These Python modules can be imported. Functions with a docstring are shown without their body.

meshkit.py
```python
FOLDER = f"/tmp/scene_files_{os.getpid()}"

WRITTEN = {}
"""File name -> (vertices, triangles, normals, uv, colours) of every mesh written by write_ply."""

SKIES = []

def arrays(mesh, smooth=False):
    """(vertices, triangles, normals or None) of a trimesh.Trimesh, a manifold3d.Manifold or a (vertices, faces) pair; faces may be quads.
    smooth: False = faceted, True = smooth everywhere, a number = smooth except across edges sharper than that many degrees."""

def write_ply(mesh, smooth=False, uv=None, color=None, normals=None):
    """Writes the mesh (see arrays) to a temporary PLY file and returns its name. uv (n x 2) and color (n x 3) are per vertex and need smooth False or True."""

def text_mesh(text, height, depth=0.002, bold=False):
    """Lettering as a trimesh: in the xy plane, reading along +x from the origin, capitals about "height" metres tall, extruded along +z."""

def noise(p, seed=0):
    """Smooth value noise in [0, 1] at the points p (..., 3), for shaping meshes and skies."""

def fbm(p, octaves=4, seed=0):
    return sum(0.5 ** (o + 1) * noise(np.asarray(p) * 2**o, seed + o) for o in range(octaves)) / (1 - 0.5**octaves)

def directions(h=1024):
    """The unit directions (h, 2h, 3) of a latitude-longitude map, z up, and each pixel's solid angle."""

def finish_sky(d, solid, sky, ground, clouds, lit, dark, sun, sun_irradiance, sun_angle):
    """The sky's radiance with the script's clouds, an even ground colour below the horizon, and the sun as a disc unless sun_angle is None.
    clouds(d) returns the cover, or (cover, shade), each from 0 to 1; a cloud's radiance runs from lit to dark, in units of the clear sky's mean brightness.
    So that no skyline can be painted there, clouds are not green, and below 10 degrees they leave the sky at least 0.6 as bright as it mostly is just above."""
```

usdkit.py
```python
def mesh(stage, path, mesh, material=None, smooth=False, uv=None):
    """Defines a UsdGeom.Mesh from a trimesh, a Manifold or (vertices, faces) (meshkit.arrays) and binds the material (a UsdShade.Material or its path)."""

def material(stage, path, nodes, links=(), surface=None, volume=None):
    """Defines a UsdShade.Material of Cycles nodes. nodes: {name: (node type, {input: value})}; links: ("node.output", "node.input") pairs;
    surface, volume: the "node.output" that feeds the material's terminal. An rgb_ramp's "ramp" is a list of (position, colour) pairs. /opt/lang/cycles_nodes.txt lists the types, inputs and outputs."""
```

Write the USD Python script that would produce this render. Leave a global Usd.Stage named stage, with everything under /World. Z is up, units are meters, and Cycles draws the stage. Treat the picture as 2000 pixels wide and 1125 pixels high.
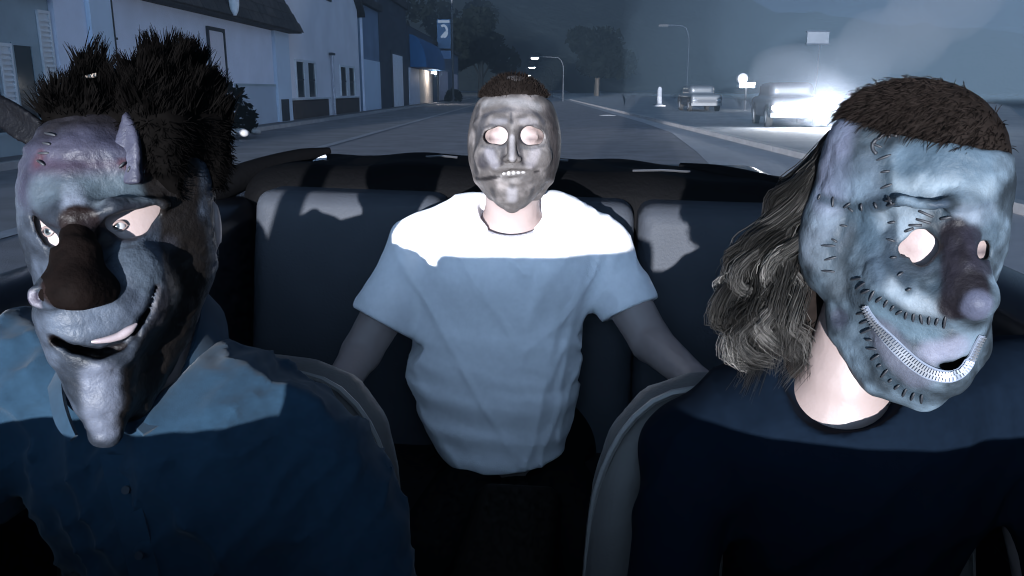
import math, numpy as np, trimesh, usdkit, meshkit
from pxr import Usd, UsdGeom, UsdShade, UsdLux, Gf, Sdf, Vt
from shapely.geometry import Polygon

stage = Usd.Stage.CreateInMemory()
UsdGeom.SetStageUpAxis(stage, UsdGeom.Tokens.z)
UsdGeom.SetStageMetersPerUnit(stage, 1.0)
UsdGeom.Xform.Define(stage, '/World')
UsdGeom.Scope.Define(stage, '/World/Looks')
LOOK = '/World/Looks/'

# ---------------------------------------------------------------- camera
CAM = np.array([0.0, 0.0, 1.30])
PITCH, YAW, FPX = math.radians(13.6), math.radians(1.22), 1600.0
FWD = np.array([-math.sin(YAW) * math.cos(PITCH), math.cos(YAW) * math.cos(PITCH), -math.sin(PITCH)])
RIGHT = np.array([math.cos(YAW), math.sin(YAW), 0.0])
UP = np.cross(RIGHT, FWD)
EXPOSURE = 1.98
cam = UsdGeom.Camera.Define(stage, '/World/camera')
cam.CreateHorizontalApertureAttr(36.0)
cam.CreateVerticalApertureAttr(36.0 * 576 / 1024)
cam.CreateFocalLengthAttr(36.0 * FPX / 2000.0)
cam.CreateClippingRangeAttr(Gf.Vec2f(0.02, 3000.0))
cam.CreateExposureAttr(EXPOSURE)
m4 = Gf.Matrix4d(*RIGHT, 0, *UP, 0, *(-FWD), 0, *CAM, 1)
cam.AddTransformOp().Set(m4)

# ---------------------------------------------------------------- sky and the one directional light
SUN_AZ, SUN_EL = math.radians(-8.0), math.radians(0.5)       # from the left front of the car, almost level
SUN_TO = np.array([math.sin(SUN_AZ) * math.cos(SUN_EL), -math.cos(SUN_AZ) * math.cos(SUN_EL), math.sin(SUN_EL)])
dome = UsdLux.DomeLight.Define(stage, '/World/sky')
dome.CreateIntensityAttr(1.0)
sky_mat = usdkit.material(stage, LOOK + 'sky', {
    'sky': ('sky_texture', {'sky_type': 'single_scattering', 'sun_disc': False, 'sun_elevation': SUN_EL,
                            'sun_rotation': math.atan2(SUN_TO[0], SUN_TO[1]), 'air_density': 1.0, 'aerosol_density': 1.0}),
    'hsv': ('hsv', {'saturation': 0.0, 'value': 1.0}),
    'tint': ('mix', {'mix_type': 'multiply', 'fac': 1.0, 'color2': (0.42, 0.74, 1.62)}),
    'bg': ('background_shader', {'strength': 0.023})},
    [('sky.color', 'hsv.color'), ('hsv.color', 'tint.color1'), ('tint.color', 'bg.color')], surface='bg.background')
UsdShade.MaterialBindingAPI.Apply(dome.GetPrim()).Bind(sky_mat)
dome.GetPrim().SetCustomDataByKey('kind', 'structure')
sun = UsdLux.DistantLight.Define(stage, '/World/sun')
sun.CreateNormalizeAttr(True)
sun.CreateIntensityAttr(1.25)
sun.CreateAngleAttr(0.5)
sun.CreateColorAttr(Gf.Vec3f(0.93, 0.95, 1.0))
z_ = SUN_TO; x_ = np.cross([0, 0, 1.0], z_); x_ /= np.linalg.norm(x_); y_ = np.cross(z_, x_)
sun.AddTransformOp().Set(Gf.Matrix4d(*x_, 0, *y_, 0, *z_, 0, 0, 0, 6, 1))

# ---------------------------------------------------------------- helpers
RNG = np.random.default_rng(7)
used_names = {}

def at(px, py, y):
    """A point of the place, seen at (px, py) of the 2000 x 1125 photograph and standing at depth y."""
    d = FWD + RIGHT * (px - 1000) / FPX - UP * (py - 562.5) / FPX
    return CAM + d * (y / d[1])

def numbered(parent, name):
    k = (parent, name)
    n = used_names.get(k, 0); used_names[k] = n + 1
    return name if n == 0 else f'{name}_{n:03d}'

def tag(prim, label=None, cat=None, group=None, kind=None):
    for k, v in (('label', label), ('category', cat), ('group', group), ('kind', kind)):
        if v: prim.SetCustomDataByKey(k, v)
    return prim

BASES = {}
def thing(name, label, cat, loc=(0, 0, 0), group=None, kind=None):
    path = '/World/' + numbered('/World', name)
    x = UsdGeom.Xform.Define(stage, path)
    x.AddTranslateOp().Set(Gf.Vec3d(*map(float, loc)))
    BASES[path] = np.array(loc, float)
    tag(x.GetPrim(), label, cat, group, kind)
    return path

def obj(name, mesh, mat, parent='/World', smooth=False, paint=None, label=None, cat=None, group=None, kind=None):
    """One Mesh prim; vertices are given in world coordinates."""
    base = '/World' + ('/' + parent[7:].split('/')[0] if parent != '/World' else '')
    off = BASES.get(base, np.zeros(3))
    path = parent + '/' + numbered(parent, name)
    v, f, n = meshkit.arrays(mesh, smooth)
    pm = UsdGeom.Mesh.Define(stage, path)
    pm.CreatePointsAttr(Vt.Vec3fArray.FromNumpy((v - off).astype(np.float32)))
    pm.CreateFaceVertexCountsAttr(Vt.IntArray.FromNumpy(np.full(len(f), 3, np.int32)))
    pm.CreateFaceVertexIndicesAttr(Vt.IntArray.FromNumpy(f.astype(np.int32).ravel()))
    pm.CreateSubdivisionSchemeAttr('none')
    if n is not None:
        pm.CreateNormalsAttr(Vt.Vec3fArray.FromNumpy(n.astype(np.float32)))
        pm.SetNormalsInterpolation('vertex')
    if paint is not None:
        c = np.ascontiguousarray(np.clip(paint(v), 0.002, 1), np.float32)
        UsdGeom.PrimvarsAPI(pm).CreatePrimvar('paint', Sdf.ValueTypeNames.Color3fArray, 'vertex').Set(Vt.Vec3fArray.FromNumpy(c))
    UsdShade.MaterialBindingAPI.Apply(pm.GetPrim()).Bind(mat)
    tag(pm.GetPrim(), label, cat, group, kind)
    return path

def box(x0, x1, y0, y1, z0, z1):
    return trimesh.creation.box(extents=(abs(x1 - x0), abs(y1 - y0), abs(z1 - z0)),
                                transform=trimesh.transformations.translation_matrix(((x0 + x1) / 2, (y0 + y1) / 2, (z0 + z1) / 2)))
def join(ms): return trimesh.util.concatenate(ms)

def tube(pts, r, seg=8):
    """A tube through pts; r a number or one per point."""
    pts = np.asarray(pts, float); n = len(pts)
    r = np.broadcast_to(np.asarray(r, float), n)
    t = np.gradient(pts, axis=0); t /= np.linalg.norm(t, axis=1, keepdims=True) + 1e-12
    a = np.array([0, 0, 1.0]) if abs(t[0, 2]) < .9 else np.array([1.0, 0, 0])
    vs = []
    for i in range(n):
        u = np.cross(t[i], a); u /= np.linalg.norm(u) + 1e-12; w = np.cross(t[i], u)
        ph = np.arange(seg) * 2 * math.pi / seg
        vs.append(pts[i] + r[i] * (np.cos(ph)[:, None] * u + np.sin(ph)[:, None] * w))
    v = np.vstack(vs + [pts[:1], pts[-1:]]); f = []
    for i in range(n - 1):
        for k in range(seg):
            p, q = i * seg + k, i * seg + (k + 1) % seg
            f += [[p, q, q + seg], [p, q + seg, p + seg]]
    for k in range(seg):
        f += [[n * seg, (k + 1) % seg, k], [n * seg + 1, (n - 1) * seg + k, (n - 1) * seg + (k + 1) % seg]]
    m = trimesh.Trimesh(v, f, process=False)
    return m

def spline(pts, n=24):
    from scipy.interpolate import PchipInterpolator
    pts = np.asarray(pts, float)
    s = np.r_[0, np.cumsum(np.linalg.norm(np.diff(pts, axis=0), axis=1) + 1e-9)]
    return PchipInterpolator(s, pts, axis=0)(np.linspace(0, s[-1], n))

# ---- signed distances
def ell(P, c, r, R=None):
    q = P - np.asarray(c)
    if R is not None: q = q @ np.asarray(R).T
    r = np.asarray(r, float)
    k0 = np.linalg.norm(q / r, axis=1); k1 = np.linalg.norm(q / r ** 2, axis=1)
    return k0 * (k0 - 1) / np.maximum(k1, 1e-9)
def cap(P, a, b, ra, rb=None):
    rb = ra if rb is None else rb
    a, b = np.asarray(a), np.asarray(b); ab = b - a
    t = np.clip((P - a) @ ab / (ab @ ab + 1e-12), 0, 1)
    return np.linalg.norm(P - a - t[:, None] * ab, axis=1) - (ra + t * (rb - ra))
def chain(P, pts, r):
    r = np.broadcast_to(np.asarray(r, float), len(pts))
    return np.min([cap(P, pts[i], pts[i + 1], r[i], r[i + 1]) for i in range(len(pts) - 1)], axis=0)
def rbox(P, c, h, r, R=None):
    q = P - np.asarray(c)
    if R is not None: q = q @ np.asarray(R).T
    q = np.abs(q) - (np.asarray(h) - r)
    return np.linalg.norm(np.maximum(q, 0), axis=1) + np.minimum(q.max(1), 0) - r
def smin(a, b, k):
    h = np.maximum(k - np.abs(a - b), 0) / k
    return np.minimum(a, b) - h * h * k / 4
def smax(a, b, k): return -smin(-a, -b, k)
def frame(f, up=(0, 0, 1)):
    """Rows: right, forward, up of something that looks along f."""
    f = np.asarray(f, float); f = f / np.linalg.norm(f)
    r = np.cross(f, up); r /= np.linalg.norm(r)
    return np.array([r, f, np.cross(r, f)])

def surfnet(f, lo, hi, h, full=False):
    """Triangles of f = 0 by surface nets on a grid that is filled only near the surface."""
    lo, hi = np.asarray(lo, float), np.asarray(hi, float)
    c = 4
    n = (np.ceil((hi - lo) / (h * c)).astype(int)) * c + 1
    nb = (n - 1) // c
    bi = np.stack(np.meshgrid(*[np.arange(k) for k in nb], indexing='ij'), -1).reshape(-1, 3)
    bc = f(lo + (bi + .5) * c * h)
    act = full | (np.abs(bc) < c * h * 0.87 * 1.6 + h)
    F = np.empty(n); B = bc.reshape(nb)
    big = np.repeat(np.repeat(np.repeat(B, c, 0), c, 1), c, 2)
    F[:-1, :-1, :-1] = big
    F[-1] = F[-2]; F[:, -1] = F[:, -2]; F[:, :, -1] = F[:, :, -2]
    need = np.zeros(n, bool)
    A = act.reshape(nb)
    for dx in range(c + 1):
        for dy in range(c + 1):
            for dz in range(c + 1):
                need[dx:dx + c * nb[0]:c, dy:dy + c * nb[1]:c, dz:dz + c * nb[2]:c] |= A
    idx = np.argwhere(need)
    F[need] = f(lo + idx * h)
    F = np.where(np.abs(F) < 1e-9, 1e-9, F)
    cs = n - 1; N = int(np.prod(cs))
    acc = np.zeros((N, 3)); cnt = np.zeros(N); quads = []
    st = np.array([cs[1] * cs[2], cs[2], 1])
    for ax in range(3):
        o1, o2 = [(1, 2), (2, 0), (0, 1)][ax]
        s0 = [slice(None)] * 3; s1 = [slice(None)] * 3
        s0[ax] = slice(0, -1); s1[ax] = slice(1, None)
        for o in (o1, o2): s0[o] = slice(1, -1); s1[o] = slice(1, -1)
        F0, F1 = F[tuple(s0)], F[tuple(s1)]
        e = np.argwhere((F0 < 0) != (F1 < 0))
        if not len(e): continue
        f0, f1 = F0[tuple(e.T)], F1[tuple(e.T)]
        e[:, o1] += 1; e[:, o2] += 1
        p = e.astype(float); p[:, ax] += f0 / (f0 - f1)
        ids = []
        for d1, d2 in ((-1, -1), (0, -1), (0, 0), (-1, 0)):
            q = e.copy(); q[:, o1] += d1; q[:, o2] += d2
            k = q @ st; ids.append(k)
            for j in range(3): acc[:, j] += np.bincount(k, p[:, j], N)
            cnt += np.bincount(k, minlength=N)
        Q = np.stack(ids, 1)
        flip = f0 > 0
        Q[flip] = Q[flip][:, ::-1]
        quads.append(Q)
    Q = np.vstack(quads)
    u, inv = np.unique(Q, return_inverse=True)
    v = lo + acc[u] / cnt[u][:, None] * h
    Q = inv.reshape(Q.shape)
    return trimesh.Trimesh(v, np.vstack([Q[:, [0, 1, 2]], Q[:, [0, 2, 3]]]), process=False)

def hit(f, px, py, y0=0.3, out=0.0):
    """The first point of the surface f = 0 that the photograph shows at (px, py)."""
    d = FWD + RIGHT * (px - 1000) / FPX - UP * (py - 562.5) / FPX
    d = d / np.linalg.norm(d); t = y0
    for _ in range(160):
        s = float(f((CAM + d * t)[None])[0])
        if s < 2e-4: break
        t += max(s * .6, 2e-4)
    return CAM + d * (t - out)

def hits(f, pts, y0=0.3, out=0.0, steps=110):
    """hit() for many places of the photograph at once."""
    pts = np.asarray(pts, float)
    d = FWD + RIGHT * ((pts[:, :1] - 1000) / FPX) - UP * ((pts[:, 1:2] - 562.5) / FPX); d /= np.linalg.norm(d, axis=1, keepdims=True)
    t = np.full(len(pts), y0)
    for _ in range(steps):
        t += np.maximum(f(CAM + d * t[:, None]), 0) * .7
    return CAM + d * (t - out)[:, None]
def through(P, pts, r, ya, yb):
    """Distance to a hole bored along the line of sight: a polyline of places with radii in the photograph's pixels, from depth ya to yb."""
    q = P - CAM; z = q @ FWD
    uv = np.c_[1000 + FPX * (q @ RIGHT) / z, 562.5 - FPX * (q @ UP) / z, np.zeros(len(P))]
    d = chain(uv, np.c_[np.asarray(pts, float), np.zeros(len(pts))], r) * z / FPX
    return np.maximum(d, np.maximum(ya - P[:, 1], P[:, 1] - yb))
def dpoly(v, pts):
    pts = np.asarray(pts, float)
    if len(pts) == 1: return np.linalg.norm(v - pts[0], axis=1)
    return np.min([cap(v, pts[i], pts[i + 1], 0) for i in range(len(pts) - 1)], axis=0)
def spot(col, v, pts, r, soft, c, k=1.0):
    w = np.clip(1 - (dpoly(v, pts) - r) / soft, 0, 1); w = (w * w * (3 - 2 * w) * k)[:, None]
    return col * (1 - w) + np.asarray(c) * w

# ---- materials
MATS = {}
def mat(name, col, rough=0.6, var=0.25, scale=8.0, bump=0.0, bscale=60.0, metal=0.0, spec=0.5, coat=0.0, paint=False, sheen=0.0, detail=4.0, stretch=(1, 1, 1), dist=0.01):
    if name in MATS: return MATS[name]
    nodes = {'g': ('geometry', {}), 'mp': ('mapping', {'scale': stretch}),
             'n': ('noise_texture', {'scale': scale, 'detail': detail, 'roughness': 0.6}),
             'r': ('rgb_ramp', {'ramp': [(0.25, (1 - var,) * 3), (0.75, (1 + var,) * 3)]}),
             'mul': ('mix', {'mix_type': 'multiply', 'fac': 1.0, 'color1': col}),
             'p': ('principled_bsdf', {'roughness': rough, 'metallic': metal, 'specular_ior_level': spec, 'coat_weight': coat, 'sheen_weight': sheen})}
    links = [('g.position', 'mp.vector'), ('mp.vector', 'n.vector'), ('n.fac', 'r.fac'), ('r.color', 'mul.color2'), ('mul.color', 'p.base_color')]
    if paint:
        nodes['a'] = ('attribute', {'attribute': 'paint'})
        links.append(('a.color', 'mul.color1'))
    if bump:
        nodes['bn'] = ('noise_texture', {'scale': bscale, 'detail': 4.0, 'roughness': 0.6})
        nodes['b'] = ('bump', {'strength': bump, 'distance': dist})
        links += [('mp.vector', 'bn.vector'), ('bn.fac', 'b.height'), ('b.normal', 'p.normal')]
    MATS[name] = usdkit.material(stage, LOOK + name, nodes, links, surface='p.BSDF')
    return MATS[name]
def glow(name, col, strength):
    if name not in MATS:
        MATS[name] = usdkit.material(stage, LOOK + name, {'e': ('emission', {'color': col, 'strength': strength})}, [], surface='e.emission')
    return MATS[name]
# ================================================================ the setting
asphalt = mat('asphalt', (0.17, 0.165, 0.185), 0.85, 0.3, 1.2, 0.5, 90, dist=0.02)
lit_road = mat('pale_concrete', (0.36, 0.35, 0.37), 0.85, 0.14, 0.9, 0.3, 60)  # pale tone puts the light on the right road strip into colour
pave = mat('sidewalk_concrete', (0.17, 0.16, 0.17), 0.9, 0.25, 0.8, 0.3, 50)
soil = mat('dark_ground', (0.06, 0.06, 0.06), 0.95, 0.4, 0.6, 0.5, 20)
kerbm = mat('kerb_stone', (0.34, 0.33, 0.34), 0.85, 0.2, 2.0)

def sheet(poly, z, thick=None):
    m = trimesh.creation.extrude_polygon(Polygon(poly), thick or 0.002, engine='earcut')
    m.apply_translation((0, 0, z - (thick or 0.002))); return m
obj('ground', sheet([(-400, -150), (400, -150), (400, 900), (-400, 900)], 0.0, 0.3), soil, kind='structure')
obj('road', sheet([(-4.7, -40), (2.3, -40), (2.35, 6), (2.75, 11), (3.6, 18), (4.4, 26), (4.6, 34), (4.6, 340), (-4.7, 340)], 0.006), asphalt, kind='structure')  # curved right edge follows the outline of the car shadow
# lit road beside the car shadow edge, its brightness put into the colour
obj('parking_lane', sheet([(2.3, -40), (5.2, -40), (5.2, 340), (4.6, 340), (4.6, 34), (4.4, 26), (3.6, 18), (2.75, 11), (2.35, 6)], 0.010), lit_road, kind='structure')
obj('right_lot', sheet([(5.42, -40), (40, -40), (40, 340), (5.42, 340)], 0.11, 0.12), mat('lot_concrete', (0.24, 0.25, 0.27), 0.9, 0.25, 0.5), kind='structure')
obj('left_parking_lane', sheet([(-8.6, -40), (-4.95, -40), (-4.95, 340), (-8.6, 340)], 0.010), mat('worn_asphalt', (0.18, 0.175, 0.19), 0.9, 0.3, 0.9, 0.4, 70), kind='structure')
obj('left_sidewalk', sheet([(-14, -40), (-8.78, -40), (-8.78, 340), (-14, 340)], 0.12, 0.13), pave, kind='structure')
obj('lane_line', sheet([(-4.94, -40), (-4.71, -40), (-4.71, 340), (-4.94, 340)], 0.012), mat('worn_white_line', (0.3, 0.29, 0.31), 0.8, 0.4, 2.5), kind='structure')
def kerb(x0, x1, name, n=44, d0=2.0, L=2.5):
    p = thing(name, None, None, kind='structure') if False else None
    for i in range(n):
        pass
kl = '/World/' + numbered('/World', 'left_kerb'); UsdGeom.Xform.Define(stage, kl); tag(stage.GetPrimAtPath(kl), kind='structure')
kr = '/World/' + numbered('/World', 'right_kerb'); UsdGeom.Xform.Define(stage, kr); tag(stage.GetPrimAtPath(kr), kind='structure')
for i in range(40):
    y0 = 6 + i * 2.4
    obj('kerb_stone', box(-8.77, -8.61, y0, y0 + 2.385, 0, 0.135), kerbm, kl)
    obj('kerb_stone', box(5.21, 5.41, y0, y0 + 2.385, 0, 0.125), kerbm, kr)
obj('kerb_stone', box(-8.77, -8.61, 102.1, 340, 0, 0.13), kerbm, kl); obj('kerb_stone', box(5.21, 5.41, 102.1, 340, 0, 0.12), kerbm, kr)
mh = trimesh.creation.cylinder(0.4, 0.004, sections=28); mh.apply_translation((4.05, 43.5, 0.016))
mh2 = trimesh.creation.torus(0.42, 0.03, major_sections=28, minor_sections=6); mh2.apply_scale((1, 1, .3)); mh2.apply_translation((4.05, 43.5, 0.016))
mp = thing('manhole', 'pale round manhole cover set in the road on the right', 'manhole', (4.05, 43.5, 0.012))
obj('cover', mh, mat('pale_metal', (0.62, 0.62, 0.66), 0.4, 0.1, 10), mp); obj('ring', mh2, mat('rim_metal', (0.4, 0.4, 0.42), 0.4), mp)

# ---------------------------------------------------------------- buildings on the left, facade line at x = FX
FX = -9.5
wall_blue = mat('pale_blue_paint', (0.70, 0.74, 0.88), 0.8, 0.10, 0.7, 0.1, 30)
wall_white = mat('white_siding_paint', (0.80, 0.78, 0.84), 0.8, 0.09, 0.6, 0.1, 30)
wall_grey = mat('grey_green_paint', (0.30, 0.37, 0.42), 0.8, 0.15, 0.9, 0.1, 30)
trim_w = mat('white_trim_paint', (0.66, 0.68, 0.72), 0.7, 0.08, 2)
trim_d = mat('dark_trim_paint', (0.035, 0.04, 0.05), 0.7, 0.2, 2)
shingle = mat('dark_shingle', (0.035, 0.032, 0.034), 0.9, 0.5, 3, 0.6, 12)
shingle2 = mat('dark_shingle_worn', (0.055, 0.048, 0.048), 0.9, 0.5, 3, 0.6, 12)
brown = mat('brown_board', (0.075, 0.055, 0.05), 0.8, 0.25, 3)
glass = mat('window_glass', (0.015, 0.02, 0.024), 0.08, 0.1, 1, spec=0.8)
door_w = mat('pale_door_paint', (0.68, 0.66, 0.74), 0.6, 0.05, 1)

# A: shuttered facade, nearest on the left
b = thing('shuttered_building', 'grey green facade with tall louvred shutters at far left', 'building', (FX - 3, 12, 0.12))
obj('wall', box(FX - 6, FX, 7.5, 16.78, 0.12, 4.6), wall_grey, b)
obj('cornice', box(FX + 0.002, FX + 0.22, 7.5, 16.8, 3.05, 3.35), mat('cornice_brown', (0.11, 0.09, 0.10), 0.8, 0.2, 3), b)
for (d0, d1, z0, z1) in ((14.98, 15.36, 0.5, 2.12), (16.32, 16.74, 0.5, 2.8), (13.6, 14.0, 0.5, 2.2)):
    s = obj('shutter', join([box(FX + .003, FX + .05, d0, d0 + .05, z0, z1), box(FX + .003, FX + .05, d1 - .05, d1, z0, z1), box(FX + .003, FX + .05, d0 + .05, d1 - .05, z1 - .06, z1),
                             box(FX + .003, FX + .05, d0 + .05, d1 - .05, z0, z0 + .06), box(FX + .003, FX + .012, d0 + .05, d1 - .05, z0 + .06, z1 - .06)]), trim_w, b)
    n = int((z1 - z0 - .16) / .095)
    for i in range(n):
        sl = box(-.004, .004, d0 + .055, d1 - .055, -.026, .026)
        sl.apply_transform(trimesh.transformations.rotation_matrix(math.radians(-25), (0, 1, 0))); sl.apply_translation((FX + .034, 0, z0 + .12 + i * .095))
        obj('slat', sl, trim_w, s)
for (d0, d1, z0, z1) in ((15.44, 16.0, 0.55, 2.1), (14.1, 14.9, .55, 2.1)):
    w = obj('window', join([box(FX + .003, FX + .03, d0 - .05, d0, z0 - .05, z1 + .05), box(FX + .003, FX + .03, d1, d1 + .05, z0 - .05, z1 + .05), box(FX + .003, FX + .03, d0, d1, z1, z1 + .05), box(FX + .003, FX + .06, d0, d1, z0 - .05, z0)]), wall_grey, b)
    obj('pane', box(FX + .003, FX + .012, d0, d1, z0, z1), glass, w)
# B: narrow pale blue front with a pilaster
b = thing('narrow_blue_building', 'narrow pale blue building front between the shuttered facade and the dark downpipe', 'building', (FX - 3, 18, 0.12))
obj('wall', box(FX - 6, FX + .10, 16.8, 18.95, 0.12, 5.2), wall_blue, b)
obj('pilaster', box(FX + .102, FX + .2, 18.0, 18.93, 0.12, 5.1), mat('light_blue_paint', (0.56, 0.66, 0.80), 0.8, 0.06, 1), b)
obj('plinth', box(FX + .102, FX + .22, 16.8, 17.98, 0.12, .6), wall_grey, b)
t = thing('downpipe', 'dark downpipe in the gap beside the low shop with the shingled awning roof', 'downpipe', (FX, 19.1, .12))
obj('pipe', tube([(FX + .08, 19.1, .12), (FX + .08, 19.1, 5.1)], .07, 10), trim_d, t)
for zz in (.9, 2.4, 3.9): obj('bracket', box(FX - .02, FX + .16, 19.02, 19.18, zz, zz + .05), trim_d, t)
# C: low shop with mansard roof
b = thing('low_shop', 'low pale blue shop with a dark shingled mansard roof', 'building', (FX - 3, 26, 0.12))
obj('wall', box(FX - 6, FX, 19.3, 31.2, 0.12, 3.6), wall_blue, b)
obj('end_bay', box(FX - 6, FX + .12, 31.22, 33.0, 0.12, 3.55), mat('light_blue_paint', (0.56, 0.66, 0.80)), b)
obj('ledge', box(FX + .002, FX + .05, 26.9, 31.2, 1.42, 1.5), wall_grey, b)
obj('wainscot', box(FX + .002, FX + .03, 26.9, 31.2, .12, 1.42), mat('dull_blue_paint', (0.42, 0.49, 0.60), .8, .08, 1), b)
d = obj('door', box(FX + .003, FX + .045, 25.0, 26.15, .14, 3.0), door_w, b, label='tall pale door with a dark frame')
obj('door_frame', join([box(FX + .003, FX + .07, 24.88, 24.98, .14, 3.12), box(FX + .003, FX + .07, 26.17, 26.27, .14, 3.12), box(FX + .003, FX + .07, 24.98, 26.17, 3.02, 3.12)]), trim_d, d)
obj('handle', tube([(FX + .05, 25.1, 1.1), (FX + .1, 25.1, 1.1), (FX + .1, 25.1, 1.25), (FX + .05, 25.1, 1.25)], .012, 6), trim_d, d)
obj('doorway', box(FX + .122, FX + .13, 31.5, 32.5, .13, .95), trim_d, b)
# mansard: courses of shingles, each a strip
rf = obj('roof', join([box(FX - 5.5, FX - .6, 19.2, 31.8, 3.62, 6.3), box(FX - .6, FX + .62, 19.2, 33.1, 3.42, 3.6)]), shingle, b)
nc = 9
for i in range(nc):
    t0, t1 = i / nc, (i + 1) / nc
    xa, xb = FX + .66 - 1.25 * t0, FX + .66 - 1.25 * t1
    za, zb = 3.46 + 2.9 * t0, 3.46 + 2.9 * t1 + .03
    ye = 33.2 - 2.0 * t0
    yy = 19.15
    while yy < ye - .05:
        y2 = min(yy + RNG.uniform(.8, 1.25), ye)
        v = np.array([(xa + .03, yy, za), (xa + .03, y2 - .02, za), (xb, y2 - .02, zb), (xb, yy, zb), (xa - .02, yy, za), (xa - .02, y2 - .02, za), (xb - .05, y2 - .02, zb), (xb - .05, yy, zb)])
        f = [[0, 1, 2], [0, 2, 3], [5, 4, 7], [5, 7, 6], [4, 5, 1], [4, 1, 0], [3, 2, 6], [3, 6, 7], [1, 5, 6], [1, 6, 2], [4, 0, 3], [4, 3, 7]]
        obj('shingle', trimesh.Trimesh(v, f, process=False), shingle if RNG.random() < .6 else shingle2, rf)
        yy = y2
t = thing('roof_ornament', 'white rounded post standing against the dark shingled roof of the low shop', 'ornament', (FX + .5, 24.9, 3.3))
oc = tube(spline([(FX + .72, 25.4, 3.45), (FX + .72, 25.4, 3.6), (FX + .72, 25.4, 4.2), (FX + .72, 25.4, 5.0), (FX + .72, 25.4, 5.3)], 14), np.interp(np.linspace(0, 1, 14), [0, .1, .4, .8, 1], [.05, .14, .17, .15, .1]), 12)
obj('post', oc, trim_w, t, smooth=40); obj('bracket', box(FX + .5, FX + .7, 25.35, 25.45, 3.6, 3.66), trim_d, t)
# D: white gabled building
b = thing('white_gabled_building', 'white two storey gabled building with two double windows over a brown base', 'building', (FX - 4, 40, .12))
gp = Polygon([(33.25, .12), (47.0, .12), (47.0, 5.5), (40.2, 9.6), (33.25, 5.5)])
g = trimesh.creation.extrude_polygon(gp, 8.0, engine='earcut')
g.apply_transform(np.array([[0, 0, 1, FX - 8], [1, 0, 0, 0], [0, 1, 0, 0], [0, 0, 0, 1.]])); obj('wall', g, wall_white, b)
for (d0, d1) in ((33.4, 39.3), (40.9, 46.4)): obj('base_board', box(FX + .003, FX + .05, d0, d1, .13, .88), brown, b)
for (d0, d1) in ((33.3, 39.5), (40.8, 46.5)): obj('sill', box(FX + .003, FX + .12, d0, d1, .90, .97), trim_w, b)
for (d0, d1) in ((34.1, 37.1), (42.1, 45.4)):
    z0, z1 = 1.0, 2.42; mid = (d0 + d1) / 2
    w = obj('window', join([box(FX + .003, FX + .07, d0 - .1, d0, z0, z1 + .1), box(FX + .003, FX + .07, d1, d1 + .1, z0, z1 + .1), box(FX + .003, FX + .07, d0, d1, z1, z1 + .1), box(FX + .003, FX + .06, mid - .32, mid + .32, z0, z1)]), trim_w, b)
    for (e0, e1) in ((d0, mid - .32), (mid + .32, d1)):
        obj('pane', box(FX + .003, FX + .015, e0, e1, z0, z1), glass, w)
        obj('mullion', box(FX + .017, FX + .03, e0, e1, (z0 + z1) / 2 - .03, (z0 + z1) / 2 + .03), trim_d, w)
obj('gable_vent', box(FX + .003, FX + .05, 39.7, 40.9, 5.35, 5.9), trim_d, b)
rr = []
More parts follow.
